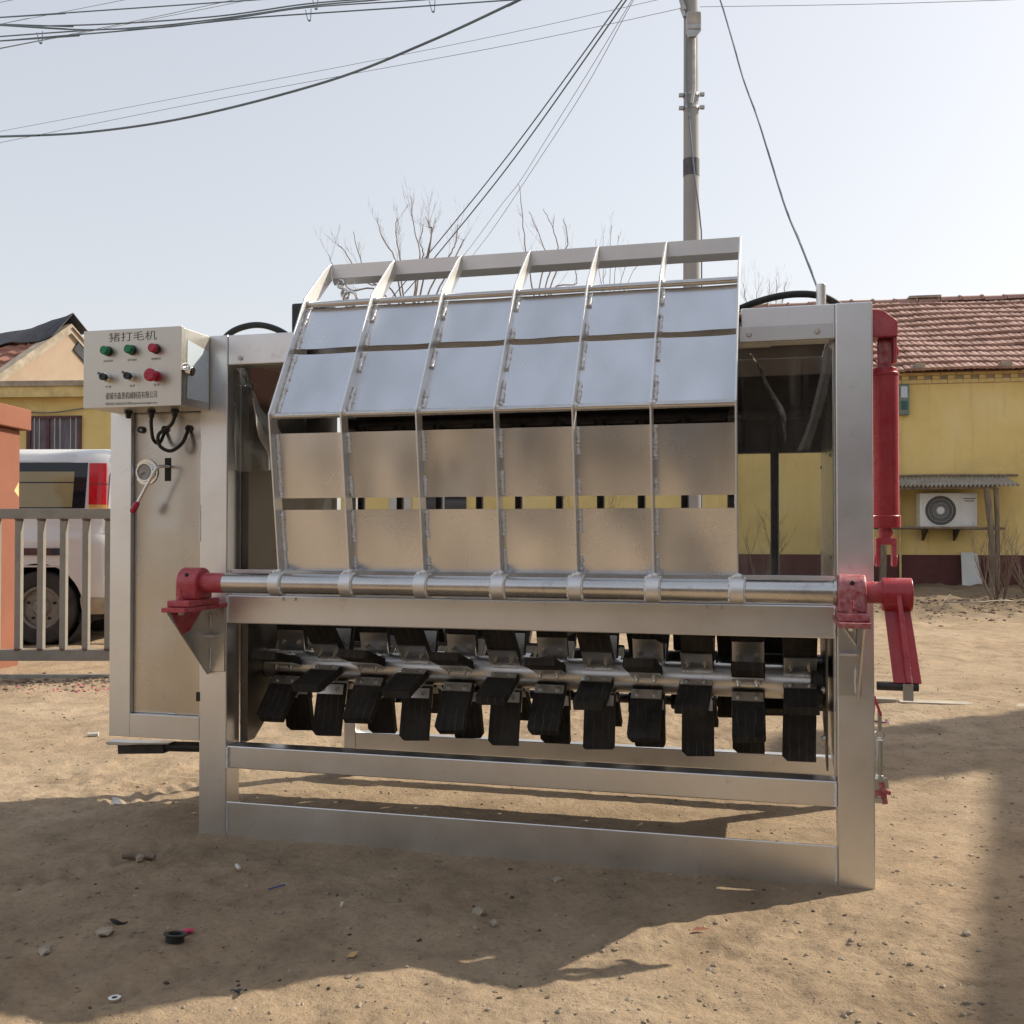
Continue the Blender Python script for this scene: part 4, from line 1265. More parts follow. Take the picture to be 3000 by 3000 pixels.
bare_tree('bare tree with tall upright shoots rising behind the left half of the hood', (1205, 1010), 27,
          [[(1170, 843), (1156, 753), (1116, 692), (1108, 638)], [(1180, 850), (1170, 750), (1160, 689), (1162, 640)],
           [(1215, 850), (1230, 745), (1212, 664), (1203, 575)], [(1222, 840), (1239, 745), (1231, 713), (1241, 658)],
           [(1235, 850), (1253, 744), (1267, 674), (1276, 639)], [(1262, 700), (1258, 665), (1247, 634)], [(1262, 845), (1322, 739), (1333, 715), (1341, 658)],
           [(1150, 850), (1076, 830), (1056, 760), (1034, 678)], [(1120, 850), (1060, 815), (1010, 735), (990, 720)], [(1110, 855), (1030, 850), (985, 800), (962, 745)],
           [(1290, 840), (1350, 720), (1359, 702)]], 3, .13, 5, .75)
bare_tree('bare tree with sparse dark shoots behind the middle of the hood', (1590, 1010), 27,
          [[(1560, 840), (1545, 760), (1530, 640), (1520, 540)], [(1580, 850), (1600, 760), (1585, 700), (1550, 620)], [(1600, 840), (1635, 740), (1620, 670), (1590, 612)],
           [(1610, 850), (1662, 715), (1650, 640)], [(1620, 850), (1690, 830), (1675, 760)]], 5, .12, 3, .6)
bare_tree('fine-twigged bare sapling behind the right half of the hood', (1790, 1010), 30,
          [[(1760, 830), (1745, 700)], [(1785, 830), (1792, 660)], [(1800, 830), (1812, 690)], [(1815, 840), (1850, 740)], [(1770, 850), (1768, 690)], [(1830, 850), (1870, 770)]], 6, .06, 3, .7)
bare_tree('distant bare treetops above the roof beside the hood', (2240, 1010), 40,
          [[(2190, 900), (2178, 830)], [(2215, 900), (2222, 845)], [(2250, 890), (2255, 820)], [(2272, 890), (2275, 818)], [(2290, 890), (2300, 828)]], 7, .10, 7, .9)

# ------------------------------------------------------------------ utility pole
PY = 13.0
PX = 2.285
up_ = empty('utility_pole', (PX, PY, 0))
tag(up_, 'tall tapered concrete utility pole rising behind the hood', 'pole')


def pr_(z): return .125 - .0046 * z


obj('shaft', MB().tube([(0, 0, -.3), (0, 0, 4.5), (0.0, 0, 10)], [.127, pr_(4.5), pr_(10)], 28), M['concrete_pole'], up_, 0, 40)
zt = lambda py: 1.15 + (1548 - py) / 3004 * PY
obj('dark_band', MB().tube([(0, 0, zt(512)), (0, 0, zt(462))], pr_(5.6) + .004, 28, False), make_mat('faded_dark_wrap', (.085, .088, .10), .7, 0, .3, 9, 40, .2), up_, 0, 40)
for py in (272, 310):
    z = zt(py)
    cl = obj('clamp', MB().ring((0, 0, z - .02), (0, 0, z + .02), pr_(z) + .008, pr_(z) - .002, 28), M['galv'], up_, 0, 40)
    obj('clamp_bolt', MB().box(-.16, -.10, -.05, -.01, z - .03, z + .015), M['galv'], cl, .004)
    obj('clamp_bolt', MB().box(.105, .165, -.05, -.01, z - .02, z + .025), M['galv'], cl, .004)
lm = obj('street_lamp', MB().box(-.085, .098, -.21, -.13, zt(98), zt(45)), M['galv'], up_, .015)
obj('lamp_panel', MB().box(-.075, .085, -.2125, -.2105, zt(80), zt(50)), M['asbestos'], lm)
obj('lamp_neck', MB().extrude_v([(-.085, zt(98)), (.098, zt(98)), (.03, zt(118)), (-.06, zt(118))], -.20, -.14), M['galv'], lm)
obj('lamp_arm', MB().tube([(.01, -.155, zt(115)), (.01, -.155, zt(270)), (-.02, -.13, zt(308))], .022, 10), M['galv'], lm, 0, 40)
obj('pole_cable', MB().tube(spline([(-.07, -.11, zt(90)), (-.075, -.11, zt(250)), (-.03, -.13, zt(400)), (.02, -.13, zt(520)), (.09, -.12, zt(650)), (.11, -.10, zt(790)), (.10, -.1, 1)]), .0095, 8), M['wire'], up_, 0, 60)
obj('insulator', MB().beam((-.16, -.05, zt(-40)), (-.10, -.1, zt(30)), .06, .05).beam((-.13, -.08, zt(20)), (-.09, -.1, zt(50)), .05, .05), M['galv'], up_, .005)


# ------------------------------------------------------------------ overhead wires
def wire(label, pts, r, mat='wire', name='overhead_cable'):
    Q = [ray_point(x, y, d) for x, y, d in pts]
    # the spans run on past the picture's edge
    if pts[0][0] < 0 or pts[0][1] < -5:
        Q = [Q[0] + (Q[0] - Q[1]).normalized() * (14 if pts[0][0] < 0 else 3)] + Q
    if pts[-1][1] < -5 and pts[-1][0] > 900:
        Q = Q + [Q[-1] + (Q[-1] - Q[-2]).normalized() * (6 if abs(pts[-1][0] - 1950) > 60 else .4)]
    elif pts[-1][1] < -5:
        Q = Q + [Q[-1] + (Q[-1] - Q[-2]).normalized() * 14]
    P = spline(Q, 8)
    mb = MB().tube(P, r, 6)
    base = P[0].copy()
    mb.v = [(a - base.x, b - base.y, c - base.z) for a, b, c in mb.v]
    o = obj(name, mb, M[mat], None, 0, 60)
    o.location = base
    return tag(o, label, 'cable')


wire('thick sagging cable crossing the sky from the left edge up to the top middle', [(-160, 405, 9.6), (0, 400, 9.3), (250, 388, 9), (560, 342, 8.5), (960, 238, 8), (1250, 125, 7.6), (1520, 0, 7.2), (1700, -90, 7)], .0095)
wire('thin wire rising gently to the pole, upper of two', [(-150, 412, 17), (0, 385, 16.4), (950, 205, 14.5), (1500, 95, 13.6), (1950, -6, 13)], .0036, 'wire_thin')
wire('thin wire rising gently to the pole, lower of two', [(-150, 448, 17), (0, 418, 16.4), (700, 278, 15), (1500, 130, 13.8), (2006, 22, 12.9)], .0036, 'wire_thin')
wire('thin wire running from the pole to the top right corner', [(2050, 20, 13), (2500, 13, 12.6), (2850, 3, 12.2), (3150, -8, 12)], .0034, 'wire_thin')
wire('dark service cable running steeply down behind the hood, left of a pair', [(1900, -110, 12.9), (1822, 0, 13.4), (1500, 440, 16), (1258, 741, 19), (1150, 870, 21)], .0105)
wire('dark service cable running steeply down behind the hood, right of a pair', [(1890, -80, 12.9), (1826, 12, 13.4), (1505, 466, 16), (1285, 741, 19), (1185, 860, 21)], .0105)
wire('slack thin wire beside the steep service cables, upper one', [(1900, -80, 12.9), (1851, 0, 13.2), (1731, 199, 14), (1607, 397, 15.5), (1524, 530, 17), (1466, 604, 18), (1370, 734, 20), (1310, 800, 21)], .0045, 'wire_thin')
wire('slack thin wire beside the steep service cables, lower one', [(1900, -70, 12.9), (1847, 16, 13.2), (1715, 257, 14.2), (1566, 488, 16), (1450, 662, 18), (1390, 742, 20), (1330, 820, 21)], .0045, 'wire_thin')
wire('cable dropping from the top edge to the socket on the machine', [(2070, -110, 6.2), (2110, 0, 5.9), (2145, 116, 5.6), (2178, 232, 5.3), (2220, 348, 5), (2261, 480, 4.7), (2303, 613, 4.3), (2344, 712, 4), (2398, 850, 3.62)], .0052)
wire('topmost cable of the bundle in the upper left corner', [(-150, 60, 10), (0, 51, 10), (350, 27, 10), (700, 3, 10), (1000, -18, 10)], .006)
wire('second cable of the upper left bundle sagging slightly', [(-150, 66, 9.6), (0, 71, 9.6), (120, 76, 9.6), (384, 67, 9.6), (660, 45, 9.6), (893, 12, 9.6), (1087, -4, 9.6)], .0066)
wire('third cable of the upper left bundle crossing under the second', [(-150, 66, 9.4), (0, 74, 9.4), (254, 87, 9.4), (480, 74, 9.4), (700, 47, 9.4), (900, 18, 9.4), (1100, 0, 9.4), (1250, -14, 9.4)], .0066)
wire('fourth cable of the upper left bundle rising to merge', [(-150, 118, 9.2), (0, 107, 9.2), (275, 88, 9.2), (480, 80, 9.2), (700, 51, 9.2), (900, 22, 9.2), (1200, 2, 9.2), (1400, -10, 9.2)], .0058)
hk = wire('lowest cable of the upper left bundle with small hanging hooks', [(-150, 130, 9), (0, 120, 9), (181, 105, 9), (399, 87, 9), (700, 56, 9), (776, 49, 9), (1165, 23, 9), (1500, 0, 9), (1700, -12, 9)], .006)
hook = MB()
hook.tube([(0, 0, .04), (.02, 0, -.05), (.045, 0, -.06), (.05, 0, .05)], .004, 6).rock((.035, 0, -.055), .018, .8, 4)
hme = hook.mesh('cable_hook'); hme.materials.append(M['wire'])
for px, py in ((108, 108), (895, 42), (1258, 16), (915, 8)):
    o = link('cable_hook', hme, None, hk)
    o.location = ray_point(px, py, 9) - hk.location
wire('faint thin wire crossing diagonally through the upper left bundle', [(-100, 160, 18), (0, 141, 18), (174, 107, 18), (326, 76, 18), (507, 38, 18), (720, -8, 18)], .0052, 'wire_thin')
wire('faint thin wire close to the diagonal one in the upper left', [(-100, 164, 18.4), (0, 143, 18.4), (330, 79, 18.4), (600, 26, 18.4), (760, -6, 18.4)], .0046, 'wire_thin')
wire('faint thin wire entering high in the upper left corner', [(-100, 92, 19), (0, 71, 19), (180, 36, 19), (362, 0, 19), (500, -28, 19)], .0045, 'wire_thin')
wire('very short thin wire cutting the top left corner', [(-100, 27, 19), (0, 7, 19), (60, -6, 19)], .0045, 'wire_thin')

# ------------------------------------------------------------------ left: van, gate, pillar, houses
van = empty('silver_van', (-3.95, 10.1, 0))
tag(van, 'silver minivan with red tail lamp parked behind the gate', 'van')


def van_y(x, z):
    """Inset of the near body side at height z; x = distance ahead of the tail (0 at the tail)."""
    prof = [(.30, .07), (.42, .02), (.60, 0), (1.0, 0), (1.08, .004), (1.10, .018), (1.30, .03), (1.82, .115), (1.90, .17), (1.945, .28), (1.965, .46)]
    for (a, b), (c, d) in zip(prof[:-1], prof[1:]):
        if z <= c:
            t = max(0, (z - a) / (c - a)); y = b + (d - b) * t
            break
    else:
        y = prof[-1][1]
    if x < .22:
        y += .14 * (1 - math.sqrt(max(0, 1 - ((.22 - x) / .22) ** 2)))
    return y


xsn = [0, .015, .04, .08, .13, .18, .22, .4, .7, 1.0, 1.4, 2.0, 2.6, 3.2, 3.8, 4.2, 4.45]
zsn = [.30, .36, .42, .52, .62, .8, .95, 1.0, 1.08, 1.10, 1.2, 1.30, 1.45, 1.6, 1.75, 1.82, 1.86, 1.90, 1.925, 1.945, 1.958, 1.965]
vs, fs = [], []
for x in xsn:
    tz = .07 * max(0, 1 - x / .22) if x < .22 else 0
    hi = 1.965 if x < 3.3 else 1.965 - (x - 3.3) * .75
    ring_ = []
    for z in zsn:
        zz = .30 + (z - .30) * (hi - .30 - tz * .3) / 1.665
        ring_.append((-x, van_y(x, z), zz))
    for z in reversed(zsn):
        zz = .30 + (z - .30) * (hi - .30 - tz * .3) / 1.665
        ring_.append((-x, 1.70 - van_y(x, z), zz))
    vs += ring_
m_ = 2 * len(zsn)
for i in range(len(xsn) - 1):
    for k in range(m_):
        k2 = (k + 1) % m_
        fs.append((i * m_ + k, (i + 1) * m_ + k, (i + 1) * m_ + k2, i * m_ + k2))
fs.append(tuple(range(m_))); fs.append(tuple((len(xsn) - 1) * m_ + k for k in range(m_ - 1, -1, -1)))
body = obj('body', MB().add(vs, fs), M['silver_paint'], van)
WX, WR = -.715, .365
cutter = bpy.data.objects.new('cutter', MB().tube([(WX, -.3, WR), (WX, .30, WR)], WR + .075, 40).mesh('cutter'))
COL.objects.link(cutter); cutter.parent = van
bmod = body.modifiers.new('arch', 'BOOLEAN'); bmod.object = cutter; bmod.operation = 'DIFFERENCE'; bmod.solver = 'EXACT'
bpy.context.view_layer.update()
nm = bpy.data.meshes.new_from_object(body.evaluated_get(bpy.context.evaluated_depsgraph_get()))
body.modifiers.clear(); body.data = nm; nm.name = 'body'
nm.shade_smooth(); nm.set_sharp_from_angle(angle=R(35))
bpy.data.objects.remove(cutter, do_unlink=True)


def skin(name, x0, x1, z0, z1, mat, off=.004, par=None, slant=0.0, nx=8, nz=6):
    vs, fs = [], []
    for layer in (0, 1):
        for j in range(nz + 1):
            for i in range(nx + 1):
                z = z0 + (z1 - z0) * j / nz
                x = x0 + (x1 - x0) * i / nx + slant * (z - z0) / (z1 - z0)
                vs.append((-x, van_y(x, z) - off + layer * (off + .006), z))
    q = (nx + 1) * (nz + 1)
    for j in range(nz):
        for i in range(nx):
            c = j * (nx + 1) + i
            fs += [(c, c + nx + 1, c + nx + 2, c + 1), (q + c, q + c + 1, q + c + nx + 2, q + c + nx + 1)]
    for i in range(nx):
        e = nz * (nx + 1) + i
        fs += [(i, i + 1, q + i + 1, q + i), (e, q + e, q + e + 1, e + 1)]
    for j in range(nz):
        a, b = j * (nx + 1), (j + 1) * (nx + 1)
        fs += [(a, q + a, q + b, b), (a + nx, b + nx, q + b + nx, q + a + nx)]
    return obj(name, MB().add(vs, fs), M[mat], par or van, 0, 40)


glass = skin('side_window', .275, 3.1, 1.335, 1.805, 'glass_dark', .005)
skin('window_pane', .40, 1.55, 1.36, 1.715, 'olive_reflection', .008, glass)  # olive pane painted in for the reflection in the glass
skin('window_bar', .40, 1.55, 1.60, 1.612, 'black_plastic', .010, glass)
skin('roof_band', .055, 3.2, 1.812, 1.905, 'van_roof', .005)
tl = skin('tail_lamp', .075, .235, 1.385, 1.80, 'lamp_red', .014, None, .022)
skin('lamp_divider', .076, .236, 1.588, 1.595, 'frame_brown', .016, tl, 0)
skin('amber_lens', .068, .228, 1.30, 1.384, 'lamp_amber', .014, tl)
skin('side_moulding', .52, 3.4, .885, .955, 'frame_brown', .012)
skin('moulding_cap', .50, .585, .885, .955, 'soot', .013)
skin('waist_crease', .03, 3.4, .768, .785, 'van_roof', .007)
skin('door_seam', 1.30, 1.306, .5, 1.33, 'dark_void', .003)
skin('fuel_flap', .30, .44, 1.02, 1.16, 'silver_paint', .006)
skin('rear_seam', .062, .066, .5, 1.90, 'dark_void', .003)
skin('bumper', .0, .30, .30, .47, 'cement', .012)
wh = obj('wheel', MB().ring((WX, .035, WR), (WX, .235, WR), WR, .21, 44), M['tyre'], van, .03, 40, 3)
obj('rim', MB().ring((WX, .05, WR), (WX, .19, WR), .215, .185, 36).tube([(WX, .085, WR), (WX, .095, WR)], .19, 36).tube([(WX, .055, WR), (WX, .09, WR)], [.075, .10], 24), M['rim'], wh, .004, 40)
hb = MB()
for k in range(5):
    a = 2 * math.pi * k / 5 + .3
    hb.tube([(WX + .135 * math.cos(a), .083, WR + .135 * math.sin(a)), (WX + .135 * math.cos(a), .0835, WR + .135 * math.sin(a) + .0001)], .02, 12)
obj('rim_hole', hb, M['dark_void'], wh)
wh2 = obj('wheel', MB().ring((-3.55, .035, WR), (-3.55, .235, WR), WR, .2, 32), M['tyre'], van, .03, 40)
obj('wheel', MB().ring((WX, 1.46, WR), (WX, 1.66, WR), WR, .05, 32), M['tyre'], van, .03, 40)
obj('wheel', MB().ring((-3.55, 1.46, WR), (-3.55, 1.66, WR), WR, .05, 32), M['tyre'], van, .03, 40)
obj('wheel_well', MB().ring((WX, .03, WR), (WX, .32, WR), WR + .074, WR + .06, 40).tube([(WX, .30, WR), (WX, .31, WR)], WR + .07, 40), M['dark_void'], van)
obj('underbody', MB().box(-4.2, -.25, .12, 1.58, .22, .32), M['dark_void'], van)
obj('exhaust', MB().tube([(-.5, .5, .26), (-.05, .45, .24)], .03, 10), M['rust'], van, 0, 40)
obj('red_jack', MB().extrude_v([(-.14, .36), (-.02, .38), (.01, .2), (-.10, .17)], .18, .30), M['lamp_red'], van, .01)

gate = empty('sliding_gate', (-3.138, 8.0, 0))
tag(gate, 'grey steel gate of vertical bars with rusty welds', 'gate')
obj('rail', MB().box(-3.2, .5, -.03, .03, 1.224, 1.304), M['gate_paint'], gate, .004)
obj('rail', MB().box(-3.2, .5, -.03, .03, .122, .208), M['gate_paint'], gate, .004)
rnd = random.Random(2)
bme = MB().box(-.0235, .0235, -.026, .026, .208, 1.224).mesh('bar'); bme.materials.append(M['gate_paint'])
rme = MB().rock((0, -.01, 1.221), .033, .45, 5).rock((.02, -.012, 1.213), .021, .6, 8).mesh('rusty_weld'); rme.materials.append(M['rust'])
rme2 = MB().rock((0, -.01, .208), .030, .5, 6).mesh('rusty_weld'); rme2.materials.append(M['rust'])
for k in range(-16, 3):
    b = link('bar', bme, None, gate, .003); b.location.x = -.005 + .175 * k
    w_ = link('rusty_weld', rme, None, b); w_.scale = (rnd.uniform(.8, 1.2), 1, 1)
    w_ = link('rusty_weld', rme2, None, b); w_.scale = (rnd.uniform(.7, 1.2), 1, 1)
obj('ground_track', MB().box(-3.2, .5, -.02, .02, -.03, .015), M['galv'], gate)
for x in (-2.6, -1.2, .32):
    obj('roller', MB().tube([(x, -.015, .068), (x, .015, .068)], .053, 20), M['dark_steel'], gate, 0, 40)

pil = empty('gate_pillar', (-4.227, 8.08, 0))
tag(pil, 'orange painted gate pillar with overhanging cap', 'pillar')
obj('shaft', MB().box(-.85, 0, 0, .72, -.1, 1.99), M['orange_wall'], pil, .008)
obj('cap', MB().box(-.93, .06, -.08, .80, 1.995, 2.175), M['orange_wall'], pil, .008)
obj('chipped_patch', MB().add([(.0015, .70, 1.42), (.0015, .62, 1.47), (.0015, .64, 1.49), (.0015, .70, 1.55)], [(0, 1, 2, 3)]), M['yellow_brick'], pil)

# low yellow annex
an = empty('yellow_annex', (-8.4, 20.0, 0), R(-4))
tag(an, 'flat-topped yellow annex with barred window behind the van', 'house')
obj('wall', MB().box(-4, 2.3, 0, 4, -.2, 3.70), M['yellow_wall'], an)
obj('parapet', MB().box(-4.1, 2.4, -.22, 4.1, 3.70, 3.90), M['yellow_brick'], an)
obj('coping', MB().box(-4.15, 2.45, -.27, 4.15, 3.90, 4.01), M['cement'], an, .01)
wn_ = obj('window', MB().box(-1.08, -.02, -.006, .01, 2.2, 3.32), M['curtain'], an)
fm = MB().box(-1.10, -1.02, -.05, -.004, 2.2, 3.34).box(-.04, .0, -.05, -.004, 2.2, 3.34).box(-1.1, 0, -.05, -.004, 3.30, 3.35).box(-.70, -.64, -.045, -.006, 2.2, 3.32)
obj('window_frame', fm, M['frame_brown'], wn_)
for x in (-.93, -.83, -.52, -.41, -.20, -.09):
    obj('window_bar', MB().tube([(x, -.06, 2.2), (x, -.06, 3.3)], .008, 6), M['white_bar'], wn_)
obj('wall_cable', MB().tube(spline([(-1.1, -.03, 3.43), (-.6, -.05, 3.41), (-.1, -.05, 3.47), (.5, -.03, 3.56)]), .012, 6), M['wire'], an, 0, 60)

# gabled house behind it
GA = Vector((-.927, .375, 0)); GP = Vector((-.375, -.927, 0))
gh = empty('gabled_house', (-9.52, 22.0, 0))
tag(gh, 'peach gabled house with weathered red tile roof and dark patched ridge', 'house')
ZR, HWD, PT = 5.42, 3.4, math.tan(R(36))
gpt = lambda a, p, z: Vector((0, 0, z)) + GA * a + GP * p
gv = []
for a in (0, 9):
    gv += [gpt(a, HWD, 0), gpt(a, HWD, ZR - HWD * PT), gpt(a, 0, ZR), gpt(a, -HWD, ZR - HWD * PT), gpt(a, -HWD, 0)]
obj('wall', MB().add(gv, [(0, 1, 2, 3, 4), (9, 8, 7, 6, 5), (0, 5, 6, 1), (3, 8, 9, 4)]), M['peach_wall'], gh)
mbt = MB(); NR = 15
for r_ in range(NR):
    p0 = HWD + .35 - (r_) * (HWD + .35) / NR; p1 = p0 - (HWD + .35) / NR * 1.1
    N = 90; vs, fs = [], []
    for p, lift in ((p0, .10), (p1, .045), (p0, .05)):
        for i in range(N + 1):
            a = .18 + 9 * i / N
            vs.append(gpt(a, p, ZR - abs(p) * PT + lift + .018 * math.sin(i * math.pi / 2) + .012 * math.sin(i * .7 + r_)))
    for i in range(N):
        fs += [(i, i + 1, N + 1 + i + 1, N + 1 + i), (2 * (N + 1) + i, 2 * (N + 1) + i + 1, i + 1, i)]
    mbt.add(vs, fs)
tag(obj('roof_tiles', mbt, M['tile_old'], gh, 0, 50), kind='stuff')
obj('rear_roof', MB().add([gpt(-.1, 0, ZR + .05), gpt(9.2, 0, ZR + .05), gpt(9.2, -HWD - .3, ZR - (HWD + .3) * PT + .05), gpt(-.1, -HWD - .3, ZR - (HWD + .3) * PT + .05)], [(0, 3, 2, 1)]), M['tile_old'], gh)
vg = MB()
for sgn in (1, -1):
    q = [gpt(-.06, 0, ZR + .13), gpt(.20, 0, ZR + .13), gpt(.20, sgn * (HWD + .4), ZR - (HWD + .4) * PT + .13), gpt(-.06, sgn * (HWD + .4), ZR - (HWD + .4) * PT + .13)]
    lo = [p - Vector((0, 0, .20)) for p in q]
    vg.add(q + lo, [(0, 1, 2, 3), (4, 7, 6, 5), (0, 4, 5, 1), (1, 5, 6, 2), (2, 6, 7, 3), (3, 7, 4, 0)])
obj('verge', vg, M['cement'], gh)
N = 24; vs, fs = [], []
rnd = random.Random(12)
for i in range(N + 1):
    a = -.08 + 4.8 * i / N
    lift = .26 * max(0, 1 - a / 1.3) + .07
    w_ = .55 + .35 * math.sin(i * .9) * .4 + .5 * min(1, a / 2.2) + rnd.uniform(-.06, .06)
    vs += [gpt(a, -.45, ZR - .45 * PT + lift), gpt(a, -.02, ZR + lift + rnd.uniform(-.02, .02)), gpt(a, w_, ZR - w_ * PT + .14)]
for i in range(N):
    for k in range(2):
        c = i * 3 + k
        fs.append((c, c + 1, c + 4, c + 3))
rs = obj('ridge_sheet', MB().add(vs, fs), M['soot'], gh)
sol = rs.modifiers.new('thickness', 'SOLIDIFY'); sol.thickness = .02
obj('white_batten', MB().beam(gpt(2.15, .35, ZR + .02), gpt(2.05, .95, ZR - .40), .05, .05), M['white_bar'], gh)
obj('painted_rake_shadow', MB().beam(gpt(-.02, -.15, ZR - .32), gpt(-.02, -1.6, ZR - 1.36), .04, .22, up=(.4, .9, .3)), M['soot'], gh)  # dark strip painted in for the shade under the rake

# unseen two-storey house added on the right to throw shade across the yard
sh_dir = Vector((.44, .9, 0)).normalized()
nb = empty('unseen_house', (9.40, 7.84, 0), math.atan2(sh_dir.y, sh_dir.x))
tag(nb, 'unseen two-storey rendered house added right of the yard to cast shade', 'house')
obj('wall', MB().box(-11, 0, -6, 0, -.2, 6.0), M['plaster'], nb)
obj('shade_chimney', MB().box(.33, 1.62, -.30, .0, -.2, 7.3), M['plaster'], nb)  # unseen stack, sized to throw the shade band over the yard
obj('shade_wing', MB().box(-19, -8.1, -6, -.05, -.2, 9.0), M['plaster'], nb)  # unseen, added so the ground mirrored in the hood lies in shade
obj('cornice', MB().box(-11.02, -.002, -6.02, .02, 5.8, 5.99), M['cement'], nb)
for z in (1.0, 3.9):
    for x in (-9.5, -6.5, -3.5):
        w_ = obj('window', MB().box(x, x + 1.3, -.002, .02, z, z + 1.4), M['glass_dark'], nb)
        obj('window_frame', MB().box(x - .06, x, 0, .04, z - .06, z + 1.46).box(x + 1.3, x + 1.36, 0, .04, z - .06, z + 1.46).box(x, x + 1.3, 0, .04, z + 1.4, z + 1.46).box(x, x + 1.3, 0, .04, z - .06, z).box(x + .62, x + .68, .02, .035, z, z + 1.4), M['white_bar'], w_)

# unseen shed added behind the camera to darken reflections in the steel
ws = empty('reflection_shed', (1.0, -7.5, 0), R(-8))
tag(ws, 'unseen long low grey-brown shed added behind the camera for steel reflections', 'shed')
obj('wall', MB().box(-14, 12, -6, 0, -.2, 3.4), M['shed_brick'], ws)
obj('roof', MB().add([(-14.4, .5, 3.3), (12.4, .5, 3.3), (12.4, -3, 4.8), (-14.4, -3, 4.8), (-14.4, -6.5, 3.3), (12.4, -6.5, 3.3)], [(0, 1, 2, 3), (3, 2, 5, 4)]), M['tile_old'], ws)
for x in (-11, -7.5, 3.6, 7.2):
    obj('window', MB().box(x, x + 1.8, -.002, .02, 1.2, 2.9), M['glass_dark'], ws)
obj('doorway', MB().box(-6.4, -4.2, -.002, .03, -.1, 2.4), M['dark_void'], ws)

# unseen dark drums added behind the camera to smear the hood panel reflections
drum = MB().tube([(0, 0, 0), (0, 0, .30), (0, 0, .31), (0, 0, .33), (0, 0, .34), (0, 0, .58), (0, 0, .59), (0, 0, .61), (0, 0, .62), (0, 0, .88)], [.285, .285, .298, .298, .285, .285, .298, .298, .285, .285], 28).mesh('reflection_drum')
drum.materials.append(M['dark_steel']); drum.shade_smooth(); drum.set_sharp_from_angle(angle=R(40))
for k, (u, v, lb) in enumerate(((1.45, -5.0, 'unseen dark drum added behind the camera for reflections, nearest the right-hand house'), (.30, -5.3, 'unseen dark drum added behind the camera for reflections, second from the right-hand house'), (-.75, -4.95, 'unseen dark drum added behind the camera for reflections, third from the right-hand house'), (-1.75, -5.3, 'unseen dark drum added behind the camera for reflections, farthest from the right-hand house'))):
    p = MP + MU * u + MV * v
    o = link('reflection_drum', drum); o.location = (p.x, p.y, gz(p.x, p.y) - .01)
    tag(o, lb, 'drum', 'unseen drums added for reflections')
    obj('bung', MB().tube([(.16, .08, .878), (.16, .08, .892)], .03, 12), M['bolt'], o)

# ------------------------------------------------------------------ debris on the ground
def put(name, mb, mat, x, y, label, cat, dz=0.0, rz=0.0, bevel=0, smooth=None, group=None):
    o = obj(name, mb, M[mat], None, bevel, smooth)
    o.location = (x, y, gz(x, y) + dz); o.rotation_euler = (0, 0, rz)
    return tag(o, label, cat, group)


ringm = MB()
ringm.ring((0, 0, -.004), (0, 0, .015), .025, .019, 28).ring((0, 0, .0145), (0, 0, .019), .033, .019, 28)
o = put('rubber_bushing', ringm, 'rubber_hose', -.938, 2.869, 'black flanged ring lying on the dirt at lower left', 'ring', .002, 0, .002, 40)
o.rotation_euler = (R(-8), R(5), 0)
put('pink_scrap', MB().rock((0, 0, .008), .017, .5, 3).rock((.012, .004, .008), .012, .5, 9), 'pink', -.925, 2.935, 'small pink crumpled scrap just behind the black flanged ring', 'scrap')
put('stick', MB().tube([(-.06, .008, .012), (0, 0, .014), (.055, -.010, .011)], [.012, .013, .010], 10), 'timber', -1.294, 3.584, 'short thick grey-brown stick left of the machine', 'stick', 0, 0, 0, 60)
put('twig', MB().tube([(-.13, -.02, .006), (-.03, .0, .010), (.07, .02, .007), (.12, .012, .006)], [.006, .006, .005, .003], 7), 'twig', -1.79, 3.30, 'long thin twig at the left edge of the photo', 'twig', 0, .1)
put('plastic_scrap', MB().add([(-.012, 0, .004), (.006, -.03, .006), (.012, -.028, .004), (.01, .012, .012), (.02, .03, .006), (-.004, .018, .016)], [(0, 1, 2, 3), (0, 3, 5), (3, 4, 5)]), 'bone', -1.664, 4.327, 'torn white plastic scrap beside the tyre marks', 'scrap', .004, .6).scale = (1.6, 1.6, 1.6)
put('plastic_strip', MB().tube([(-.008, .025, .006), (0, 0, .01), (.010, -.022, .006)], [.004, .007, .006], 7), 'bone', -.924, 3.467, 'curled white strip in the middle of the shaded dirt', 'scrap', .002, .1)
put('blue_strip', MB().beam((-.022, -.018, .006), (.022, .018, .008), .007, .003), 'blue', -.749, 3.281, 'thin dark blue strip on the shaded dirt', 'scrap', .002)
put('white_stub', MB().tube([(0, -.013, .006), (0, .013, .006)], .0045, 8), 'bone', -.515, 3.12, 'tiny white cigarette-like stub', 'scrap')
put('card_scrap', MB().add([(-.014, -.014, .004), (.006, -.018, .006), (.016, .014, .008), (-.004, .018, .006)], [(0, 1, 2, 3)]), 'card', -.431, 2.783, 'small tan square of card on the shaded dirt', 'scrap', .003)
put('red_brick_chip', MB().add([(-.03, -.006, .004), (.0, -.012, .008), (.028, .004, .006), (-.01, .012, .010)], [(0, 1, 2, 3)]), 'orange_wall', .545, 2.97, 'thin reddish chip on the shadow edge right of the middle', 'scrap', .003)
for (x, y, an, lb) in ((-1.141, 3.0, 0, 'curved dark shaving left of the black flanged ring'), (-.69, 2.552, 2.2, 'curved dark shaving near the bottom edge of the shadow')):
    pts = [(.026 * math.cos(a), .020 * math.sin(a), .005 + .006 * math.sin(a * 2)) for a in np.linspace(3.4, 6.0, 12)]
    put('rubber_shaving', MB().tube(pts, [.002 + .004 * math.sin(math.pi * k / 11) for k in range(12)], 6), 'rubber_hose', x, y, lb, 'shaving', .002, an)
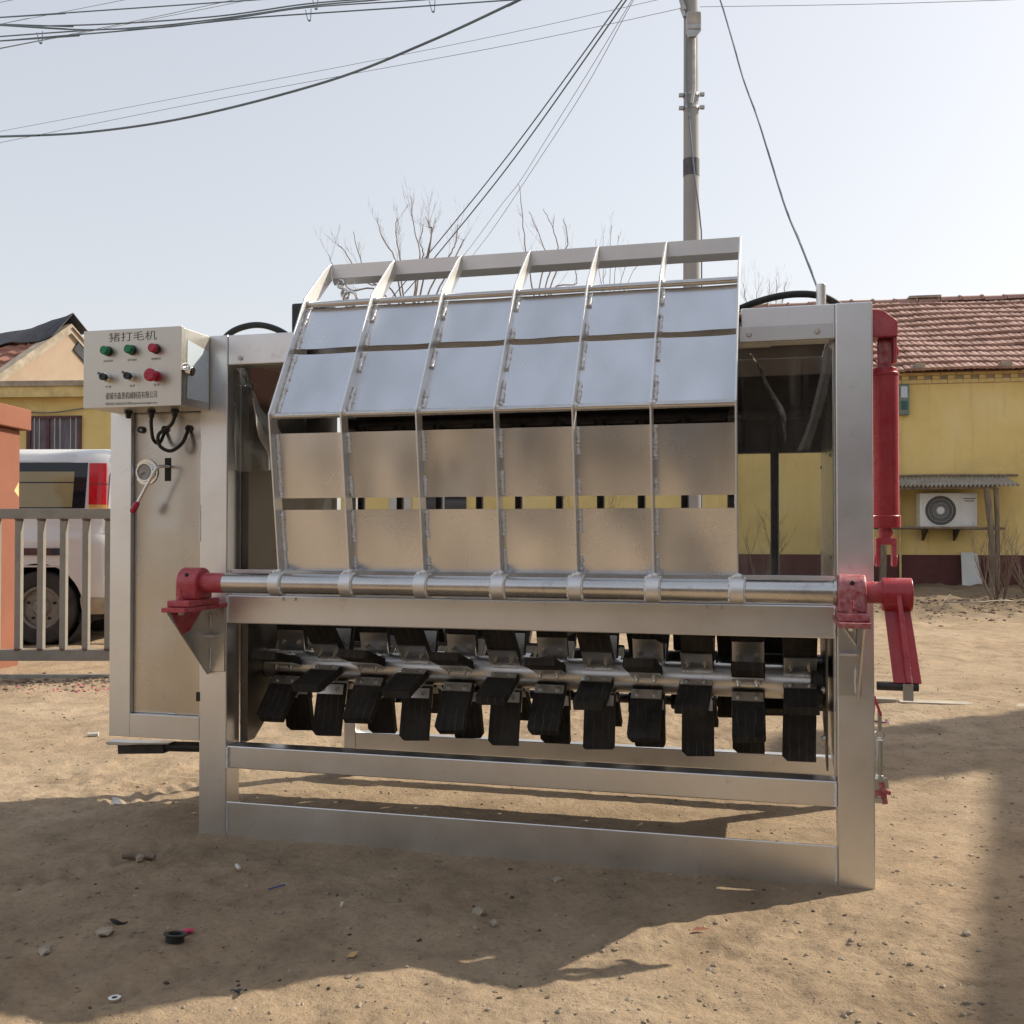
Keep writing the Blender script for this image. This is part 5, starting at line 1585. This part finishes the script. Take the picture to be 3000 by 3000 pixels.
put('washer', MB().ring((0, 0, 0), (0, 0, .006), .015, .007, 20), 'chrome', -.976, 2.537, 'small steel washer at the lower left', 'washer', .003, 0, 0, 40)
put('grey_pebble', MB().rock((0, 0, .012), .024, .7, 31), 'stone', -1.28, 3.545, 'pale stone next to the short thick stick', 'stone')
put('flat_stone', MB().rock((0, 0, .006), .034, .30, 41), 'stone', -1.151, 2.917, 'flat pale stone left of the black flanged ring', 'stone')
put('flat_stone', MB().rock((0, 0, .006), .030, .30, 42), 'stone', -1.273, 2.81, 'flat oval stone at the lower left', 'stone')
put('dark_leaf', MB().add([(-.05, 0, .01), (-.01, -.03, .004), (.045, -.01, .012), (.02, .022, .02), (-.02, .02, .016)], [(0, 1, 2, 3, 4)]), 'soil', -1.684, 3.06, 'dry brown leaf lying below the long twig', 'leaf', .004)
put('pale_strip', MB().box(-1.2, 0, -.045, .045, 0, .03).box(0.02, 2.6, -.06, .06, -.01, .018), 'paver_grey', 2.56, 6.86, 'long pale strip half buried in the dirt at right', 'pale_strip', -.004, R(-13))  # low pale strip set on the dirt
put('bent_strip', MB().tube(spline([(-.1, .1, .12), (-.22, -.02, .03), (.1, -.18, .03), (.5, -.1, .05), (.75, .05, .03)]), .010, 6), 'paver_grey', 6.25, 14.3, 'bent pale strip lying on the soil by the lean-to', 'strip', .02)
put('kraft_stub', MB().tube([(-.028, 0, .010), (.028, .008, .012)], .011, 10), 'white_board', -2.33, 5.72, 'small pale roll lying on sunlit dirt left of the cabinet', 'scrap', 0)
put('bone_chip', MB().rock((0, 0, .006), .012, .5, 71), 'bone', -.62, 3.86, 'white chip close to the machine base rail', 'scrap')
for k, (x, y, r, s) in enumerate(((.62, 2.33, .022, 11), (1.55, 2.60, .020, 12), (1.93, 2.42, .026, 13), (-.2, 2.32, .030, 14), (.28, 2.30, .024, 15), (1.3, 2.95, .018, 16), (1.45, 2.25, .022, 17), (.75, 2.12, .02, 18),
                                 (1.25, 2.10, .018, 19), (1.75, 3.1, .03, 20), (1.68, 3.02, .022, 21), (2.1, 3.6, .02, 22), (2.4, 4.4, .026, 23), (2.75, 5.1, .03, 24), (-.10, 3.13, .026, 25), (-.05, 3.05, .018, 26), (.15, 3.4, .018, 27), (1.9, 2.9, .016, 28))):
    put('loose_stone', MB().rock((0, 0, r * .25), r, .6, s), 'stone', x, y, 'loose stone about coin size on the dirt in front of the machine', 'stone', 0, 0, 0, None, 'loose stones on the dirt')

# gravel, crumbs and litter nobody could count
rnd = random.Random(77)
proto = []
for s in range(6):
    m0 = MB().rock((0, 0, 0), 1.0, .6, s + 200)
    proto.append((np.array(m0.v), m0.f))


def scatter(name, n, fx, mat, label, rmin, rmax, power=2.5):
    V, Fc, b = [], [], 0
    for k in range(n):
        x, y = fx()
        u_ = (x - MP.x) * MU.x + (y - MP.y) * MU.y; v_ = (x - MP.x) * MV.x + (y - MP.y) * MV.y
        if -.02 < u_ < 2.46 and (-.01 < v_ < .11): continue
        r = rmin + (rmax - rmin) * rnd.random() ** power
        pv, pf = proto[rnd.randint(0, 5)]
        a = rnd.uniform(0, 6.28); c, s = math.cos(a), math.sin(a)
        q = pv * r
        V.append(np.stack([q[:, 0] * c - q[:, 1] * s + x, q[:, 0] * s + q[:, 1] * c + y, q[:, 2]], 1))
        Fc += [tuple(i + b for i in f) for f in pf]
        b += len(pv)
    allv = np.concatenate(V)
    cent = np.repeat(np.array([v[:, :2].mean(0) for v in V]), [len(v) for v in V], axis=0)
    allv[:, 2] += ground_z(cent[:, 0], cent[:, 1])
    mb = MB(); mb.v = [tuple(p) for p in allv]; mb.f = Fc
    return tag(obj(name, mb, M[mat]), label, None, kind='stuff')


def near_xy():
    y = 2.0 + 7.5 * rnd.random() ** 1.6
    return rnd.uniform(-.62, .62) * y, y


M['grit'] = make_mat('mixed_grit', (0.30, 0.245, 0.185), 0.9, 0, .45, 9, 40, .4)
scatter('gravel', 6500, near_xy, 'grit', 'fine gravel and grit scattered over the dirt', .0022, .012, 3.2)
M['dark_grit'] = make_mat('dark_crumbs', (0.075, 0.058, 0.045), 0.9, 0, .4, 9, 0, 0)
scatter('dark_crumbs', 1500, near_xy, 'dark_grit', 'dark crumbs of rubber and bark scattered over the dirt', .0018, .009, 3)
scatter('soil_clods', 1800, lambda: (rnd.uniform(2.0, 10), rnd.gauss(14.4, .8)), 'soil', 'lumpy brown soil clods in front of the yellow house', .012, .05, 2.5)
M['litter'] = make_mat('dry_leaf_litter', (0.15, 0.11, 0.08), 0.95, 0, .5, 20, 0, 0)
scatter('leaf_litter', 700, lambda: (rnd.uniform(-5, -2.8), rnd.gauss(7.75, .22)), 'litter', 'dry dark leaf litter along the foot of the gate', .006, .03, 2)
scatter('red_paper_shreds', 160, lambda: (rnd.gauss(-3.0, .28), rnd.gauss(7.35, .12)), 'red_dusty', 'faded red paper shreds near the gate', .005, .02, 2)
